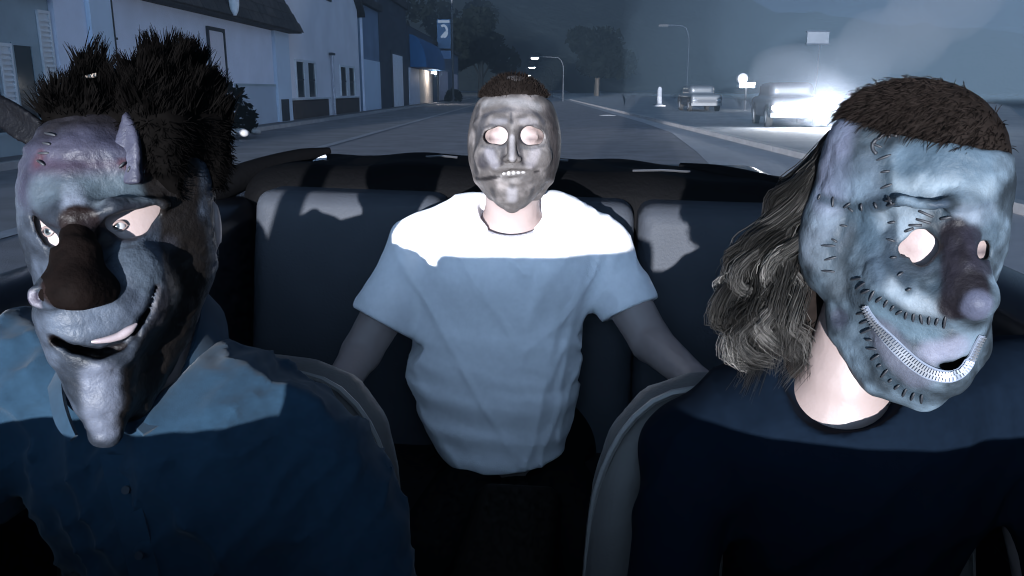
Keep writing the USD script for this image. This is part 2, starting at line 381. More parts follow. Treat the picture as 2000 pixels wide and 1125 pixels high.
for (p, q) in (((32.9, 5.3), (40.2, 9.85)), ((47.5, 5.2), (40.2, 9.85))):
    v = []
    for x in (FX - 8.2, FX + .35):
        v += [(x, p[0], p[1]), (x, q[0], q[1]), (x, q[0], q[1] + .22), (x, p[0], p[1] + .22)]
    m = trimesh.Trimesh(np.array(v), [[0, 1, 2], [0, 2, 3], [4, 6, 5], [4, 7, 6], [0, 4, 5], [0, 5, 1], [3, 2, 6], [3, 6, 7], [0, 3, 7], [0, 7, 4], [1, 5, 6], [1, 6, 2]], process=False); m.fix_normals(); rr.append(m)
for m in rr: obj('roof', m, shingle, b)
t = thing('wall_pipe', 'thin pale pipe with a small cap between the two double windows', 'pipe', (FX + .1, 40.2, .12))
obj('pipe', tube([(FX + .12, 40.15, .12), (FX + .12, 40.15, 2.9)], .06, 8), mat('pipe_paint', (.45, .44, .5), .6), t); obj('cap', box(FX + .03, FX + .2, 39.85, 40.45, 2.9, 3.0), trim_d, t)
# E
b = thing('blue_front_building', 'narrow pale blue building next to the white gabled one, darker above', 'building', (FX - 4, 50, .12))
obj('wall', box(FX - 6, FX, 47.6, 53.4, .12, 6.0), mat('deep_blue_paint', (.16, .22, .32), .8, .2, .6), b)
obj('panel', box(FX + .003, FX + .06, 47.8, 53.2, .13, 3.0), mat('light_blue_paint', (0.56, 0.66, 0.80)), b)
obj('pilaster', box(FX + .003, FX + .12, 47.6, 47.78, .13, 5.4), wall_blue, b)
obj('roof', box(FX - 6.2, FX + .3, 47.55, 53.45, 6.002, 6.4), shingle, b)
# F dark building with a lit white door column
b = thing('dark_tall_building', 'dark two storey building with a bright white doorway panel', 'building', (FX - 4, 59, .12))
obj('wall', box(FX - 8, FX, 53.6, 65.4, .12, 7.2), mat('dark_blue_wall', (.045, .055, .075), .85, .25, .5), b)
v = trimesh.creation.extrude_polygon(Polygon([(53.5, 7.21), (65.5, 7.21), (65.5, 7.6), (54.0, 9.4), (53.5, 9.4)]), 8.3, engine='earcut')
v.apply_transform(np.array([[0, 0, 1, FX - 8.1], [1, 0, 0, 0], [0, 1, 0, 0], [0, 0, 0, 1.]])); obj('roof', v, shingle, b)
obj('door', box(FX + .003, FX + .05, 58.2, 62.8, .14, 3.7), mat('bright_door_paint', (.75, .78, .85), .6, .05, 1), b, label='bright white doorway panel')
obj('door_frame', box(FX + .003, FX + .08, 57.6, 58.1, .14, 3.9), trim_d, b)
# G shop with blue barrel awning
b = thing('awning_shop', 'shop with a rounded blue awning over a lit pale storefront', 'building', (FX - 4, 74, .12))
obj('wall', box(FX - 8, FX, 65.6, 83.0, .12, 6.2), mat('dark_blue_wall', (.045, .055, .075)), b)
th = np.linspace(0, math.pi / 2, 9)
prof = [(FX + .01, 3.05)] + [(FX + .01 + 1.3 * math.cos(a), 3.05 + 2.5 * math.sin(a)) for a in th]
aw = trimesh.creation.extrude_polygon(Polygon([(p[0], p[1]) for p in prof]), 15.0, engine='earcut')
aw.apply_transform(np.array([[1, 0, 0, 0], [0, 0, -1, 82.0], [0, 1, 0, 0], [0, 0, 0, 1.]])); obj('awning', aw, mat('blue_canvas', (.02, .10, .24), .8, .15, 1), b, smooth=30)
obj('storefront', box(FX + .003, FX + .06, 66.0, 72.0, .14, 3.0), mat('storefront_paint', (.5, .55, .66), .6), b)
obj('storefront', box(FX + .003, FX + .07, 72.2, 81.5, .14, 3.0), mat('warm_plaster', (.66, .56, .48), .7, .08, 1), b, label='warm lit plaster storefront')
obj('post', box(FX + .5, FX + .62, 81.6, 81.8, .12, 3.05), trim_d, b)
t = thing('awning_lamp', 'small bright lamp under the blue awning', 'lamp', (FX + .9, 77, 2.7))
obj('lamp_bar', box(FX + .62, FX + .86, 76.2, 78.4, 2.72, 2.92), glow('awning_lamp_glow', (1, .95, .88), 6.0), t); obj('stem', box(FX + .72, FX + .76, 77.2, 77.3, 2.93, 3.3), trim_d, t)
L = UsdLux.SphereLight.Define(stage, t + '/light'); L.CreateRadiusAttr(.12); L.CreateIntensityAttr(35.0); L.CreateColorAttr(Gf.Vec3f(1, .9, .8)); L.AddTranslateOp().Set(Gf.Vec3d(.3, .4, -.35))
# H far block
b = thing('far_block', 'dim far block with two pale lit panels beyond the awning shop', 'building', (FX - 4, 98, .12))
obj('wall', box(FX - 8, FX, 83.4, 112, .12, 5.6), mat('far_blue_wall', (.07, .10, .16), .85, .2, .4), b)
obj('panel', box(FX + .003, FX + .06, 88, 97, .2, 3.3), mat('pale_panel', (.5, .46, .54), .7), b); obj('panel', box(FX + .003, FX + .06, 103, 110, 1.3, 3.2), mat('pale_panel', (.5, .46, .54)), b)
obj('roof', box(FX - 8.2, FX + .3, 83.3, 112.1, 5.602, 5.9), shingle, b)
# hanging sign with a curved white emblem
t = thing('blue_pole_sign', 'blue pole sign with a curved pale emblem high beside the far block', 'sign', (-8.4, 85, .12))
SX, SY = -8.5, 85.0
obj('pole', tube([(SX + .75, SY, .12), (SX + .75, SY, 10.5)], .09, 8), trim_d, t)
sb = obj('sign_board', box(SX - .75, SX + .6, SY - .12, SY + .12, 5.3, 8.1), mat('sign_blue', (.03, .075, .15), .6, .2, 2), t)
ar = [(SX - .45 + .35 * math.cos(a) + .35, SY - .15, 6.95 + .55 * math.sin(a)) for a in np.linspace(2.2, -1.6, 14)]
obj('emblem', join([tube(ar, .13, 6), box(SX - .65, SX + .5, SY - .16, SY - .13, 7.75, 8.0), tube([(SX - .35, SY - .15, 6.35), (SX + .15, SY - .15, 6.9)], .12, 6)]), glow('sign_emblem_glow', (.45, .6, .85), .13), sb)
obj('lower_board', box(SX - .75, SX + .6, SY - .1, SY + .1, 4.3, 5.1), mat('sign_blue2', (.06, .12, .24), .6), t)

# ---------------------------------------------------------------- trees
leaf = usdkit.material(stage, LOOK + 'leaf', {
    'o': ('object_info', {}), 'g': ('geometry', {}), 'n': ('noise_texture', {'scale': 0.6, 'detail': 3.0}),
    'r': ('rgb_ramp', {'ramp': [(.3, (.002, .003, .003)), (.7, (.006, .008, .007))]}),
    'd': ('principled_bsdf', {'roughness': .9, 'specular_ior_level': 0.0}), 't': ('translucent_bsdf', {'color': (.006, .01, .008)}), 'm': ('mix_closure', {'fac': .25})},
    [('g.position', 'n.vector'), ('n.fac', 'r.fac'), ('r.color', 'd.base_color'), ('d.BSDF', 'm.closure1'), ('t.BSDF', 'm.closure2')], surface='m.closure')
bark = mat('bark', (.05, .042, .035), .9, .3, 4, .6, 20)
def tree(x, y, h, w, label, n=3600, seed=0, leafsize=.62):
    r = np.random.default_rng(seed)
    t = thing('dark_tree', label, 'tree', (x, y, 0), group='dark trees along the far street')
    limbs = [tube([(x, y, 0), (x + .1, y, h * .3), (x - .1, y + .1, h * .62)], [.035 * h, .025 * h, .01 * h], 7)]
    cl = []
    for k in range(9):
        a = r.uniform(0, 2 * math.pi); q = r.uniform(.35, .95)
        c = np.array([x + math.cos(a) * w * r.uniform(.1, .62), y + math.sin(a) * w * r.uniform(.1, .62), h * q * .9])
        cl.append((c, w * r.uniform(.3, .5)))
        limbs.append(tube([(x, y, h * q * .4), (np.array([x, y, h * q * .5]) + c) / 2 + (0, 0, .1 * h), c], [.012 * h, .008 * h, .003 * h], 5))
    obj('trunk', join(limbs), bark, t)
    k = r.integers(0, len(cl), n)
    dirs = r.normal(size=(n, 3)); dirs /= np.linalg.norm(dirs, axis=1, keepdims=True)
    cen = np.array([cl[i][0] for i in k]) + dirs * (np.array([cl[i][1] for i in k]) * r.uniform(.3, 1.0, n) ** .5)[:, None] * (1, 1, .85)
    a = r.normal(size=(n, 3)); a /= np.linalg.norm(a, axis=1, keepdims=True); bb = np.cross(a, r.normal(size=(n, 3))); bb /= np.linalg.norm(bb, axis=1, keepdims=True)
    s = (leafsize * r.uniform(.5, 1.2, n))[:, None]
    v = np.stack([cen - a * s, cen + bb * s * .5, cen + a * s, cen - bb * s * .5], 1).reshape(-1, 3)
    i = np.arange(n)[:, None] * 4
    obj('crown', trimesh.Trimesh(v, np.vstack([i + [0, 1, 2], i + [0, 2, 3]]), process=False), leaf, t)
gx, gy = np.meshgrid(np.linspace(-260, 330, 90), np.linspace(300, 560, 30))
gz = np.interp(gx, [-260, -60, 10, 40, 75, 120, 330], [95, 92, 80, 66, 52, 36, 20]) * np.clip((gy - 300) / 120, 0, 1) ** .8 * (.75 + .5 * meshkit.fbm(np.stack([gx * .03, gy * .03, 0 * gx], -1), 4, 3)) + 3.0 * (meshkit.noise(np.stack([gx * .16, gy * .16, 0 * gx], -1), 5) - .5) - .05
gi = (np.arange(29)[:, None] * 90 + np.arange(89)).reshape(-1, 1)
obj('hills', trimesh.Trimesh(np.stack([gx, gy, gz], -1).reshape(-1, 3), np.vstack([gi + [0, 1, 91], gi + [0, 91, 90]]), process=False), mat('wooded_hill', (.008, .010, .010), .95, .5, .08, 1.0, .35, spec=.0, dist=2.0), smooth=True, kind='structure')
TREES = [(-7.5, 128, 15, 6.5, 'tall dark tree beyond the far block on the left'), (13, 165, 15, 8, 'dark tree on the right side of the far street'), (-17, 190, 22, 11, 'tall dark tree behind the dark building roofs'), (-24, 140, 24, 10, 'highest dark tree behind the roofs on the left')]
for i, (x, y, h, w, lb) in enumerate(TREES): tree(x, y, h, w, lb, seed=20 + i, leafsize=.5 + w * .03)
t = thing('shrub', 'small dark shrub on the sidewalk before the pale panels of the far block', 'shrub', (-8.9, 88, .1))
r = np.random.default_rng(3); n = 350
def leaves(c, rad, n, s0, r):
    d = r.normal(size=(n, 3)); d /= np.linalg.norm(d, axis=1, keepdims=True); d[:, 2] = np.abs(d[:, 2])
    cen = np.asarray(c) + d * rad * r.uniform(.4, 1, (n, 1)) ** .5
    a = r.normal(size=(n, 3)); a /= np.linalg.norm(a, axis=1, keepdims=True); bb = np.cross(a, r.normal(size=(n, 3))); bb /= np.linalg.norm(bb, axis=1, keepdims=True)
    s = s0 * r.uniform(.5, 1.2, (n, 1)); v = np.stack([cen - a * s, cen + bb * s * .5, cen + a * s, cen - bb * s * .5], 1).reshape(-1, 3); i = np.arange(n)[:, None] * 4
    return trimesh.Trimesh(v, np.vstack([i + [0, 1, 2], i + [0, 2, 3]]), process=False)
obj('foliage', leaves((-8.0, 88, .15), np.array([1.0, 1.2, 1.3]), n, .2, r), leaf, t); obj('stem', tube([(-8.0, 88, .1), (-8.0, 88, .9)], .05, 6), bark, t)
t = thing('planter_shrub', 'dark leafy shrub with pale stones on the sidewalk before the low shop', 'shrub', (-8.6, 22.2, .12))
obj('foliage', leaves((-8.2, 22.7, .15), np.array([.75, .75, 1.35]), 900, .11, r), leaf, t); obj('stem', tube([(-8.2, 22.7, .1), (-8.2, 22.7, .9)], .04, 6), bark, t)
for k in range(6):
    s = trimesh.creation.icosphere(2, .13 + .05 * r.random()); s.vertices *= 1 + .25 * (meshkit.noise(s.vertices * 9 + k * 7) - .5)[:, None]; s.apply_scale((1, 1, .7))
    s.apply_translation((-7.75 + .18 * r.normal(), 22.2 + .35 * (k - 2.5) * .6, .2)); obj('stone', s, kerbm, t, smooth=True)

# ---------------------------------------------------------------- street lamps down the road
lampg = glow('street_lamp_glow', (1.0, .97, .92), 5.0)
def street_lamp(x, y, z, w, label):
    t = thing('street_lamp', label, 'street lamp', (x + 3.4, y, 0), group='lit street lamps down the road')
    obj('pole', tube(spline([(x + 3.4, y, 0), (x + 3.4, y, z * .8), (x + 2.8, y, z + .15), (x + w * .5, y, z + .25)], 14), np.linspace(.07, .03, 14), 8), trim_d, t)
    obj('lamp_head', box(x - w * .6, x + w * .6, y - .22, y + .22, z + .16, z + .34), trim_d, t)
    lens = trimesh.creation.icosphere(2, .5); lens.apply_scale((w, .4, .34)); lens.apply_translation((x, y, z + .1)); obj('lamp_lens', lens, lampg, t, smooth=True)
street_lamp(.57, 101, 4.85, .95, 'brightest and highest of the lit street lamps above the far road')
street_lamp(.32, 141, 4.8, 1.1, 'middle one of the three lit street lamps above the far road')
street_lamp(-.9, 216, 4.75, 2.0, 'lowest and farthest of the lit street lamps above the far road')
t = thing('dim_lamp', 'faint dim lamp high in the haze on the right', 'street lamp', (15, 95, 0))
obj('pole', tube(spline([(17.6, 95, 0), (17.6, 95, 6.6), (17.0, 95, 8.1), (15, 95, 8.25)], 14), .04, 6), mat('hazy_pole', (.03, .036, .05), .8, spec=.1), t)
obj('lamp_head', box(14.2, 15.2, 94.8, 95.2, 8.1, 8.3), glow('dim_lamp_glow', (.6, .65, .8), .06), t)

# ---------------------------------------------------------------- right side: sign, parked car, low lit lamp, headlamps in smoke
t = thing('billboard', 'small pale rectangular sign board high on a post in the haze at right', 'sign', (13.8, 40, .11))
obj('board', box(12.85, 13.85, 39.95, 40.05, 3.4, 3.9), mat('hazy_board', (.06, .07, .09), .6, .15, 3), t)
obj('frame', join([box(12.8, 13.9, 39.93, 40.07, 3.34, 3.398), box(12.8, 13.9, 39.93, 40.07, 3.902, 3.96)]), mat('hazy_pole', (.1, .12, .16)), t)
obj('post', tube([(13.5, 40.1, .11), (13.5, 40.1, 3.6)], .03, 6), mat('hazy_pole', (.1, .12, .16)), t)
carw = mat('white_car_paint', (.03, .034, .042), .5, .03, 1, coat=.5); cglass = mat('car_glass', (.05, .06, .08), .05, .05, 1, spec=1.0); tyre = mat('tyre_rubber', (.015, .015, .016), .8, .2, 10)
def sedan(x, y, label, lit=False, yaw=0.0, group=None):
    t = thing('parked_car', label, 'car', (x, y, .11), group=group)
    c, s = math.cos(yaw), math.sin(yaw)
    def T(m):
        m = m.copy(); v = m.vertices; m.vertices = np.c_[x + c * v[:, 0] - s * v[:, 1], y + s * v[:, 0] + c * v[:, 1], .11 + v[:, 2]]; return m
    def body(P):
        hood = rbox(P, (0, 0, .62), (.88, 2.2, .34), .16)
        cabin = rbox(P, (0, .35, 1.08), (.72, 1.25, .36), .22)
        d = smin(hood, cabin, .12)
        for wy in (-1.4, 1.4): d = smax(d, -(np.hypot(P[:, 1] - wy, P[:, 2] - .32) - .4), .03)
        return d
    obj('body', T(surfnet(body, (-1.0, -2.4, .2), (1.0, 2.4, 1.6), .05)), carw, t, smooth=40)
    ws = trimesh.Trimesh(np.array([(-.62, -.93, 1.0), (.62, -.93, 1.0), (.52, -.66, 1.36), (-.52, -.66, 1.36), (-.62, -.89, 1.0), (.62, -.89, 1.0), (.52, -.62, 1.36), (-.52, -.62, 1.36)]), [[0, 1, 2], [0, 2, 3], [5, 4, 7], [5, 7, 6], [4, 5, 1], [4, 1, 0], [3, 2, 6], [3, 6, 7], [1, 5, 6], [1, 6, 2], [4, 0, 3], [4, 3, 7]], process=False)
    obj('windscreen', T(ws), cglass, t)
    obj('grille', T(box(-.5, .5, -2.23, -2.19, .5, .66)), trim_d, t)
    obj('bumper', T(box(-.86, .86, -2.27, -2.1, .32, .46)), mat('bumper_paint', (.07, .075, .085), .5), t)
    for sx in (-1, 1):
        hl = trimesh.creation.icosphere(2, .12); hl.apply_scale((1.25, .45, .75)); hl.apply_translation((sx * .66, -2.19, .62))
        obj('headlight', T(hl), glow('headlight_glow', (1, .97, .95), 110.0) if lit else mat('dim_lens', (.12, .13, .15), .4), t, smooth=True)
        for wy in (-1.4, 1.4):
            w = trimesh.creation.cylinder(.32, .2, sections=24); w.apply_transform(trimesh.transformations.rotation_matrix(math.pi / 2, (0, 1, 0))); w.apply_translation((sx * .78, wy, .32))
            wp = obj('wheel', T(w), tyre, t, smooth=40)
            rm = trimesh.creation.cylinder(.2, .02, sections=16); rm.apply_transform(trimesh.transformations.rotation_matrix(math.pi / 2, (0, 1, 0))); rm.apply_translation((sx * .89, wy, .32)); obj('rim', T(rm), mat('dim_lens', (.12, .13, .15), .4), wp)
    return t
sedan(9.9, 49.5, 'hazy white parked car facing the road on the right')
lc = sedan(8.85, 29.2, 'parked car with blazing headlights in smoke beside the long haired person', lit=True, yaw=-.12)
t = thing('bollard', 'short pale post left of the hazy parked car', 'post', (9.6, 62.5, .11))
obj('post', trimesh.creation.revolve([(0, 0), (.34, 0), (.34, .1), (.2, .2), (.16, 1.25), (.1, 1.4), (0, 1.42)], sections=14).apply_translation((9.6, 62.5, .11)), mat('bollard_paint', (.2, .21, .24), .7), t, smooth=40); obj('base', box(9.2, 10.0, 62.1, 62.9, .11, .2), kerbm, t)
t = thing('low_lamp', 'low bright box lamp with a pale hood beside the road at right', 'lamp', (12.7, 50, .11))
obj('lamp_box', box(12.35, 13.2, 49.8, 50.1, 1.42, 1.72), glow('low_lamp_glow', (1, 1, 1), 4.5), t)
obj('hood', trimesh.creation.cylinder(.3, .4, sections=16).apply_transform(trimesh.transformations.rotation_matrix(math.pi / 2, (1, 0, 0))).apply_translation((12.55, 50.35, 1.95)), mat('hood_paint', (.25, .26, .29), .7), t, smooth=40)
obj('post', tube([(12.75, 50, .11), (12.75, 50, 1.42)], .06, 8), trim_d, t)

L = UsdLux.SphereLight.Define(stage, lc + '/headlamp_light'); L.CreateRadiusAttr(.1); L.CreateIntensityAttr(620.0); L.CreateColorAttr(Gf.Vec3f(.86, .92, 1.0)); L.AddTranslateOp().Set(Gf.Vec3d(.42, -2.75, .60))
def smoke(P):
    d = ell(P, (9.1, 27.2, .9), (1.5, 1.6, 1.0))
    for c, r in (((8.2, 27.6, 2.0), (1.0, 1.0, .8)), ((10.2, 28.0, 1.8), (1.5, 1.3, 1.1)), ((12.0, 28.6, 2.9), (1.7, 1.4, 1.2)), ((14.0, 29.4, 4.2), (1.9, 1.5, 1.3)), ((7.6, 28.2, 1.2), (.8, .9, .7))): d = smin(d, ell(P, c, r), .7)
    return d + .55 * (meshkit.fbm(P * 1.1, 4, 2) - .5)
obj('smoke', surfnet(smoke, (5.6, 24.8, .13), (17, 32.2, 6.8), .14), usdkit.material(stage, LOOK + 'smoke', {'v': ('principled_volume', {'color': (.85, .88, 1.0), 'density': .05, 'anisotropy': .2})}, [], volume='v.volume'), kind='stuff')
for i, (cx, cy, cz, rx, ry, rz, dn) in enumerate(((27, 44, 3, 22, 26, 15, .0055), (28, 42, 2.5, 18, 21, 11, .006), (24, 38, 2.0, 13, 16, 7, .007))):
    def bank(P): return ell(P, (cx, cy, cz), (rx, ry, rz)) + 7.0 * (meshkit.fbm(P * .10, 3, 4 + i) - .5)
    obj('smoke_bank', surfnet(bank, (4.4, 12, .13), (52, 75, 24), .9), usdkit.material(stage, LOOK + f'smoke_bank_{i}', {'v': ('principled_volume', {'color': (.50, .75, 1.0), 'density': dn, 'anisotropy': .2})}, [], volume='v.volume'), kind='stuff')
# thin night haze over the whole place: thin night haze over the whole place
hz = box(-290, 350, -130, 600, -1.3, 135)
obj('haze', hz, usdkit.material(stage, LOOK + 'haze', {'v': ('principled_volume', {'color': (.48, .73, 1.0), 'density': .0023, 'anisotropy': .7})}, [], volume='v.volume'), kind='stuff')
# ================================================================ the convertible the three people sit in
CA, PIV = math.radians(5.0), np.array([-.035, 1.25, 0])
CR = np.array([math.cos(CA), -math.sin(CA), 0]); CB = np.array([math.sin(CA), math.cos(CA), 0])
CM = np.array([CR, CB, [0, 0, 1.0]])                     # rows: the car's right (in the picture), backwards, up
def C(u, v, z): return PIV + CR * u + CB * v + np.array([0, 0, z])
def Cm(m):
    m = m.copy(); m.vertices = PIV + np.asarray(m.vertices) @ CM; return m
def inC(P): return (P - PIV) @ CM.T
leather = mat('dark_leather', (.036, .040, .049), .55, .12, 5, .25, 160, spec=.12, paint=False, dist=.004)
leather_dk = mat('black_leather', (.007, .007, .008), .55, .15, 5, .25, 160, spec=.1, dist=.004)
leather_gr = mat('grey_leather', (.11, .10, .095), .5, .10, 5, .25, 160, spec=.3, dist=.004)
piping = mat('pale_piping', (.20, .185, .175), .5, .1, 9)
black_vinyl = mat('black_vinyl', (.0022, .0022, .0026), .7, .25, 4, .35, 90, spec=.04, dist=.006)
car_black = mat('black_car_paint', (.004, .004, .006), .25, .1, 1, spec=.3)
carpet = mat('dark_carpet', (.0025, .0022, .002), .95, .3, 30, .5, 300, spec=.02)
chrome = mat('chrome', (.6, .6, .62), .15, .05, 3, metal=1.0)
tk = thing('convertible', 'open black convertible carrying the three masked people', 'car', PIV)
def CS(name, f, lo, hi, h, m, parent=tk, smooth=50, label=None, step=None):
    """Part of the car: f takes points of the car's frame."""
    s = surfnet(f, lo, hi, h); return obj(name, Cm(s), m, parent, smooth=smooth, label=label)
VB = .70                                                   # the rear seat back stands here
# rear seat: three back panels with joints, a cushion
SR = frame((0, math.cos(math.radians(14)), math.sin(math.radians(14))))  # leaning
rs = obj('rear_seat', Cm(box(-.68, .66, VB + .13, VB + .2, .3, .98)), leather_dk, tk)
def back_panel(u0, u1, ztop):
    def f(P):
        y = P[:, 1] - VB - (P[:, 2] - 1.0) * .22
        q = np.c_[P[:, 0], y, P[:, 2]]
        tilt = (P[:, 0] + .66) * -.022
        q[:, 2] -= tilt
        d = rbox(q, ((u0 + u1) / 2, .03, ztop - .32), ((u1 - u0) / 2 - .003, .085, .32), .038)
        d += .004 * np.cos(P[:, 0] * 2 * math.pi / .5) * np.clip((ztop - .06 - q[:, 2]) * 10, 0, 1)
        return d
    return f
ZT = 1.062
for (u0, u1, dz) in ((-.70, -.225, 0), (-.222, .225, .0), (.228, .70, .0)):
    CS('back_panel', back_panel(u0, u1, ZT + dz), (u0 - .02, VB - .2, .3), (u1 + .02, VB + .2, 1.12), .012, leather, rs)
CS('cushion', lambda P: rbox(P, (0, .42, .38), (.66, .27, .10), .06), (-.7, .1, .24), (.7, .75, .52), .02, leather_dk, rs)
# folded roof: a padded black roll across the car, with humps at both ends
def roll(P):
    q = P.copy(); q[:, 2] -= (P[:, 0] + .6) * -.035 + .035 * np.clip(1 - (P[:, 0] / .8) ** 2, 0, 1)
    d = rbox(q, (0, 1.02, .99), (.80, .26, .105), .09)
    d += .005 * np.sin(P[:, 0] * 21 + 3 * P[:, 1]) * np.cos(P[:, 1] * 18)
    return d
CS('folded_roof', roll, (-.86, .70, .82), (.86, 1.34, 1.2), .014, black_vinyl)
for s, zz, ua, ub in ((-1, 1.125, .86, .64), (1, 1.09, .72, .36)):
    q = [C(s * ua, .74, zz - .09), C(s * (ua * .7 + ub * .3), .86, zz - .045), C(s * (ua * .3 + ub * .7), 1.0, zz - .01), C(s * ub, 1.08, zz + .004)]
    obj('roof_hinge_cover', tube(spline(q, 16), np.interp(np.linspace(0, 1, 16), [0, .3, .8, 1], [.035, .036, .022, .010]), 10), black_vinyl, tk, smooth=40)
obj('trim_strip', tube(spline([C(-.80, .92, 1.075), C(-.72, 1.0, 1.10), C(-.645, 1.06, 1.112)], 8), .008, 8), mat('pale_trim', (.5, .52, .58), .3, .05, 3), tk, smooth=40)
for (u0, u1, z) in ((-.30, -.22, 1.135), (-.12, .06, 1.13), (.22, .36, 1.105)):
    obj('snap_strip', tube([C(u0, .82, z), C((u0 + u1) / 2, .815, z + .003), C(u1, .82, z - .001)], .003, 6), mat('dull_metal', (.12, .12, .13), .35, .1, 3, metal=.8), tk, smooth=40)
# body: tub sides, doors, deck behind, floor
CS('rear_deck', lambda P: rbox(P, (0, 1.75, .80), (.86, .62, .2), .14), (-.92, 1.1, .55), (.92, 2.42, 1.02), .03, car_black)
for s in (-1, 1):
    dr = CS('door', lambda P: smin(rbox(P, (s * .80, -.05, .68), (.07, .80, .33), .05), rbox(P, (s * .80, .72, .70), (.08, .40, .33), .06), .03), (s * .80 - .12, -.9, .3), (s * .80 + .12, 1.2, 1.06), .02, car_black)
    obj('armrest', Cm(surfnet(lambda P: rbox(P, (s * .70, -.02, .74), (.035, .28, .035), .025), (s * .7 - .06, -.34, .68), (s * .7 + .06, .3, .8), .012)), leather_dk, dr, smooth=50)
    obj('door_handle', tube(spline([C(s * .715, -.36, .88), C(s * .69, -.34, .885), C(s * .69, -.24, .885), C(s * .715, -.22, .88)], 8), .008, 8), chrome, dr, smooth=40)
obj('floor', Cm(box(-.78, .78, -1.1, 1.0, .16, .22)), carpet, tk)
CS('tunnel', lambda P: rbox(P, (0, -.1, .33), (.11, .75, .13), .05), (-.15, -.95, .18), (.15, .8, .5), .02, carpet)
CS('centre_console', lambda P: rbox(P, (.0, -.12, .47), (.085, .34, .09), .03), (-.12, -.5, .36), (.12, .26, .58), .014, mat('brown_console', (.004, .003, .002), .7, .2, 6, spec=.05))
# dashboard, bonnet and the windscreen posts lie behind the camera, where they shade the seats
CS('dashboard', lambda P: smin(rbox(P, (0, -1.02, .74), (.76, .26, .17), .09), rbox(P, (-.40, -.80, .83), (.2, .12, .08), .06), .05), (-.8, -1.36, .5), (.8, -.6, 1.0), .025, black_vinyl)
CS('display_pod', lambda P: rbox(P, (-.045, -1.0, .895), (.222, .10, .085), .02), (-.31, -1.13, .78), (.22, -.87, 1.0), .015, black_vinyl)  # added unseen pod, there only to raise the shadow edge on the T-shirt
CS('bonnet', lambda P: rbox(P, (0, -2.05, .62), (.84, .85, .26), .16), (-.9, -3.0, .3), (.9, -1.1, .95), .05, car_black)
for s in (-1, 1):
    obj('windscreen_post', tube([C(s * .76, -1.42, .86), C(s * .70, -1.28, 1.05), C(s * .62, -.98, 1.42)], .034, 10), car_black, tk, smooth=40)
whl = trimesh.creation.torus(.18, .016, major_sections=40, minor_sections=10)
R_ = trimesh.transformations.rotation_matrix(math.radians(62), (1, 0, 0)); whl.apply_transform(R_); whl.apply_translation((-.38, -.62, .60))
sw = obj('steering_wheel', Cm(whl), leather_dk, tk, smooth=True)
obj('hub', Cm(surfnet(lambda P: ell(P, (-.38, -.60, .59), (.06, .035, .05)), (-.46, -.66, .52), (-.3, -.54, .66), .01)), black_vinyl, sw, smooth=True)
obj('column', tube([C(-.38, -.62, .585), C(-.38, -.86, .52)], .03, 10), black_vinyl, sw, smooth=40)
for a in (math.radians(200), math.radians(340), math.radians(270)):
    p = np.array([.17 * math.cos(a), .17 * math.sin(a), 0, 1]); p = (R_ @ p)[:3] + (-.38, -.62, .60)
    obj('spoke', tube([C(-.38, -.605, .592), C(*p)], .012, 8), black_vinyl, sw, smooth=40)
# front seats
DZ = .080
def front_seat(uc, name_label, m, mb):
    def sh(P): return np.c_[P[:, 0] - uc, P[:, 1] - (-.20) - (P[:, 2] - .5) * .17, P[:, 2] + DZ]
    hw = .245
    def pan(P):
        q = sh(P)
        w = .185 - .05 * np.clip((q[:, 2] - .80) / .2, 0, 1) ** 2
        d = rbox(q, (0, 0, .70), (.16, .05, .255), .045)
        return d
    def bolster(s):
        pts = [(s * (hw - .035), .0, .40), (s * (hw - .03), -.02, .62), (s * (hw - .035), -.01, .80), (s * (hw - .06), .01, .90), (s * (hw - .12), .015, .945), (0, .015, .958)]
        pts = spline(pts, 14)
        return lambda P: chain(sh(P), pts, np.interp(np.linspace(0, 1, 14), [0, .5, 1], [.055, .05, .035]))
    st = CS('front_seat', lambda P: rbox(sh(P), (0, .06, .66), (.20, .03, .26), .028), (uc - .3, -.4, .3), (uc + .3, .2, 1.05), .014, mb, label=name_label)
    CS('seat_panel', pan, (uc - .3, -.4, .38), (uc + .3, .2, 1.06), .012, m, st)
    for s in (-1, 1):
        CS('bolster', bolster(s), (uc - .33, -.45, .3), (uc + .33, .25, 1.08), .011, m, st)
        pts = spline([(s * (hw + .012), -.005, .42), (s * (hw + .016), -.03, .62), (s * (hw + .008), -.03, .80), (s * (hw - .03), -.03, .915), (s * (hw - .10), -.03, .975), (0, -.02, .99)], 26)
        w = [C(p[0] + uc, p[1] - .20 + (p[2] - DZ - .5) * .17, p[2] - DZ) for p in pts]
        obj('piping', tube(w, .005, 6), piping, st, smooth=40)
    CS('cushion', lambda P: rbox(P, (uc, -.42, .40), (.24, .27, .09), .06), (uc - .28, -.75, .28), (uc + .28, -.1, .52), .02, m, st)
front_seat(-.395, 'grey leather seat behind the shirted driver', leather_gr, leather_dk)
front_seat(.395, 'pale grey leather seat of the long haired person', leather_gr, leather_dk)
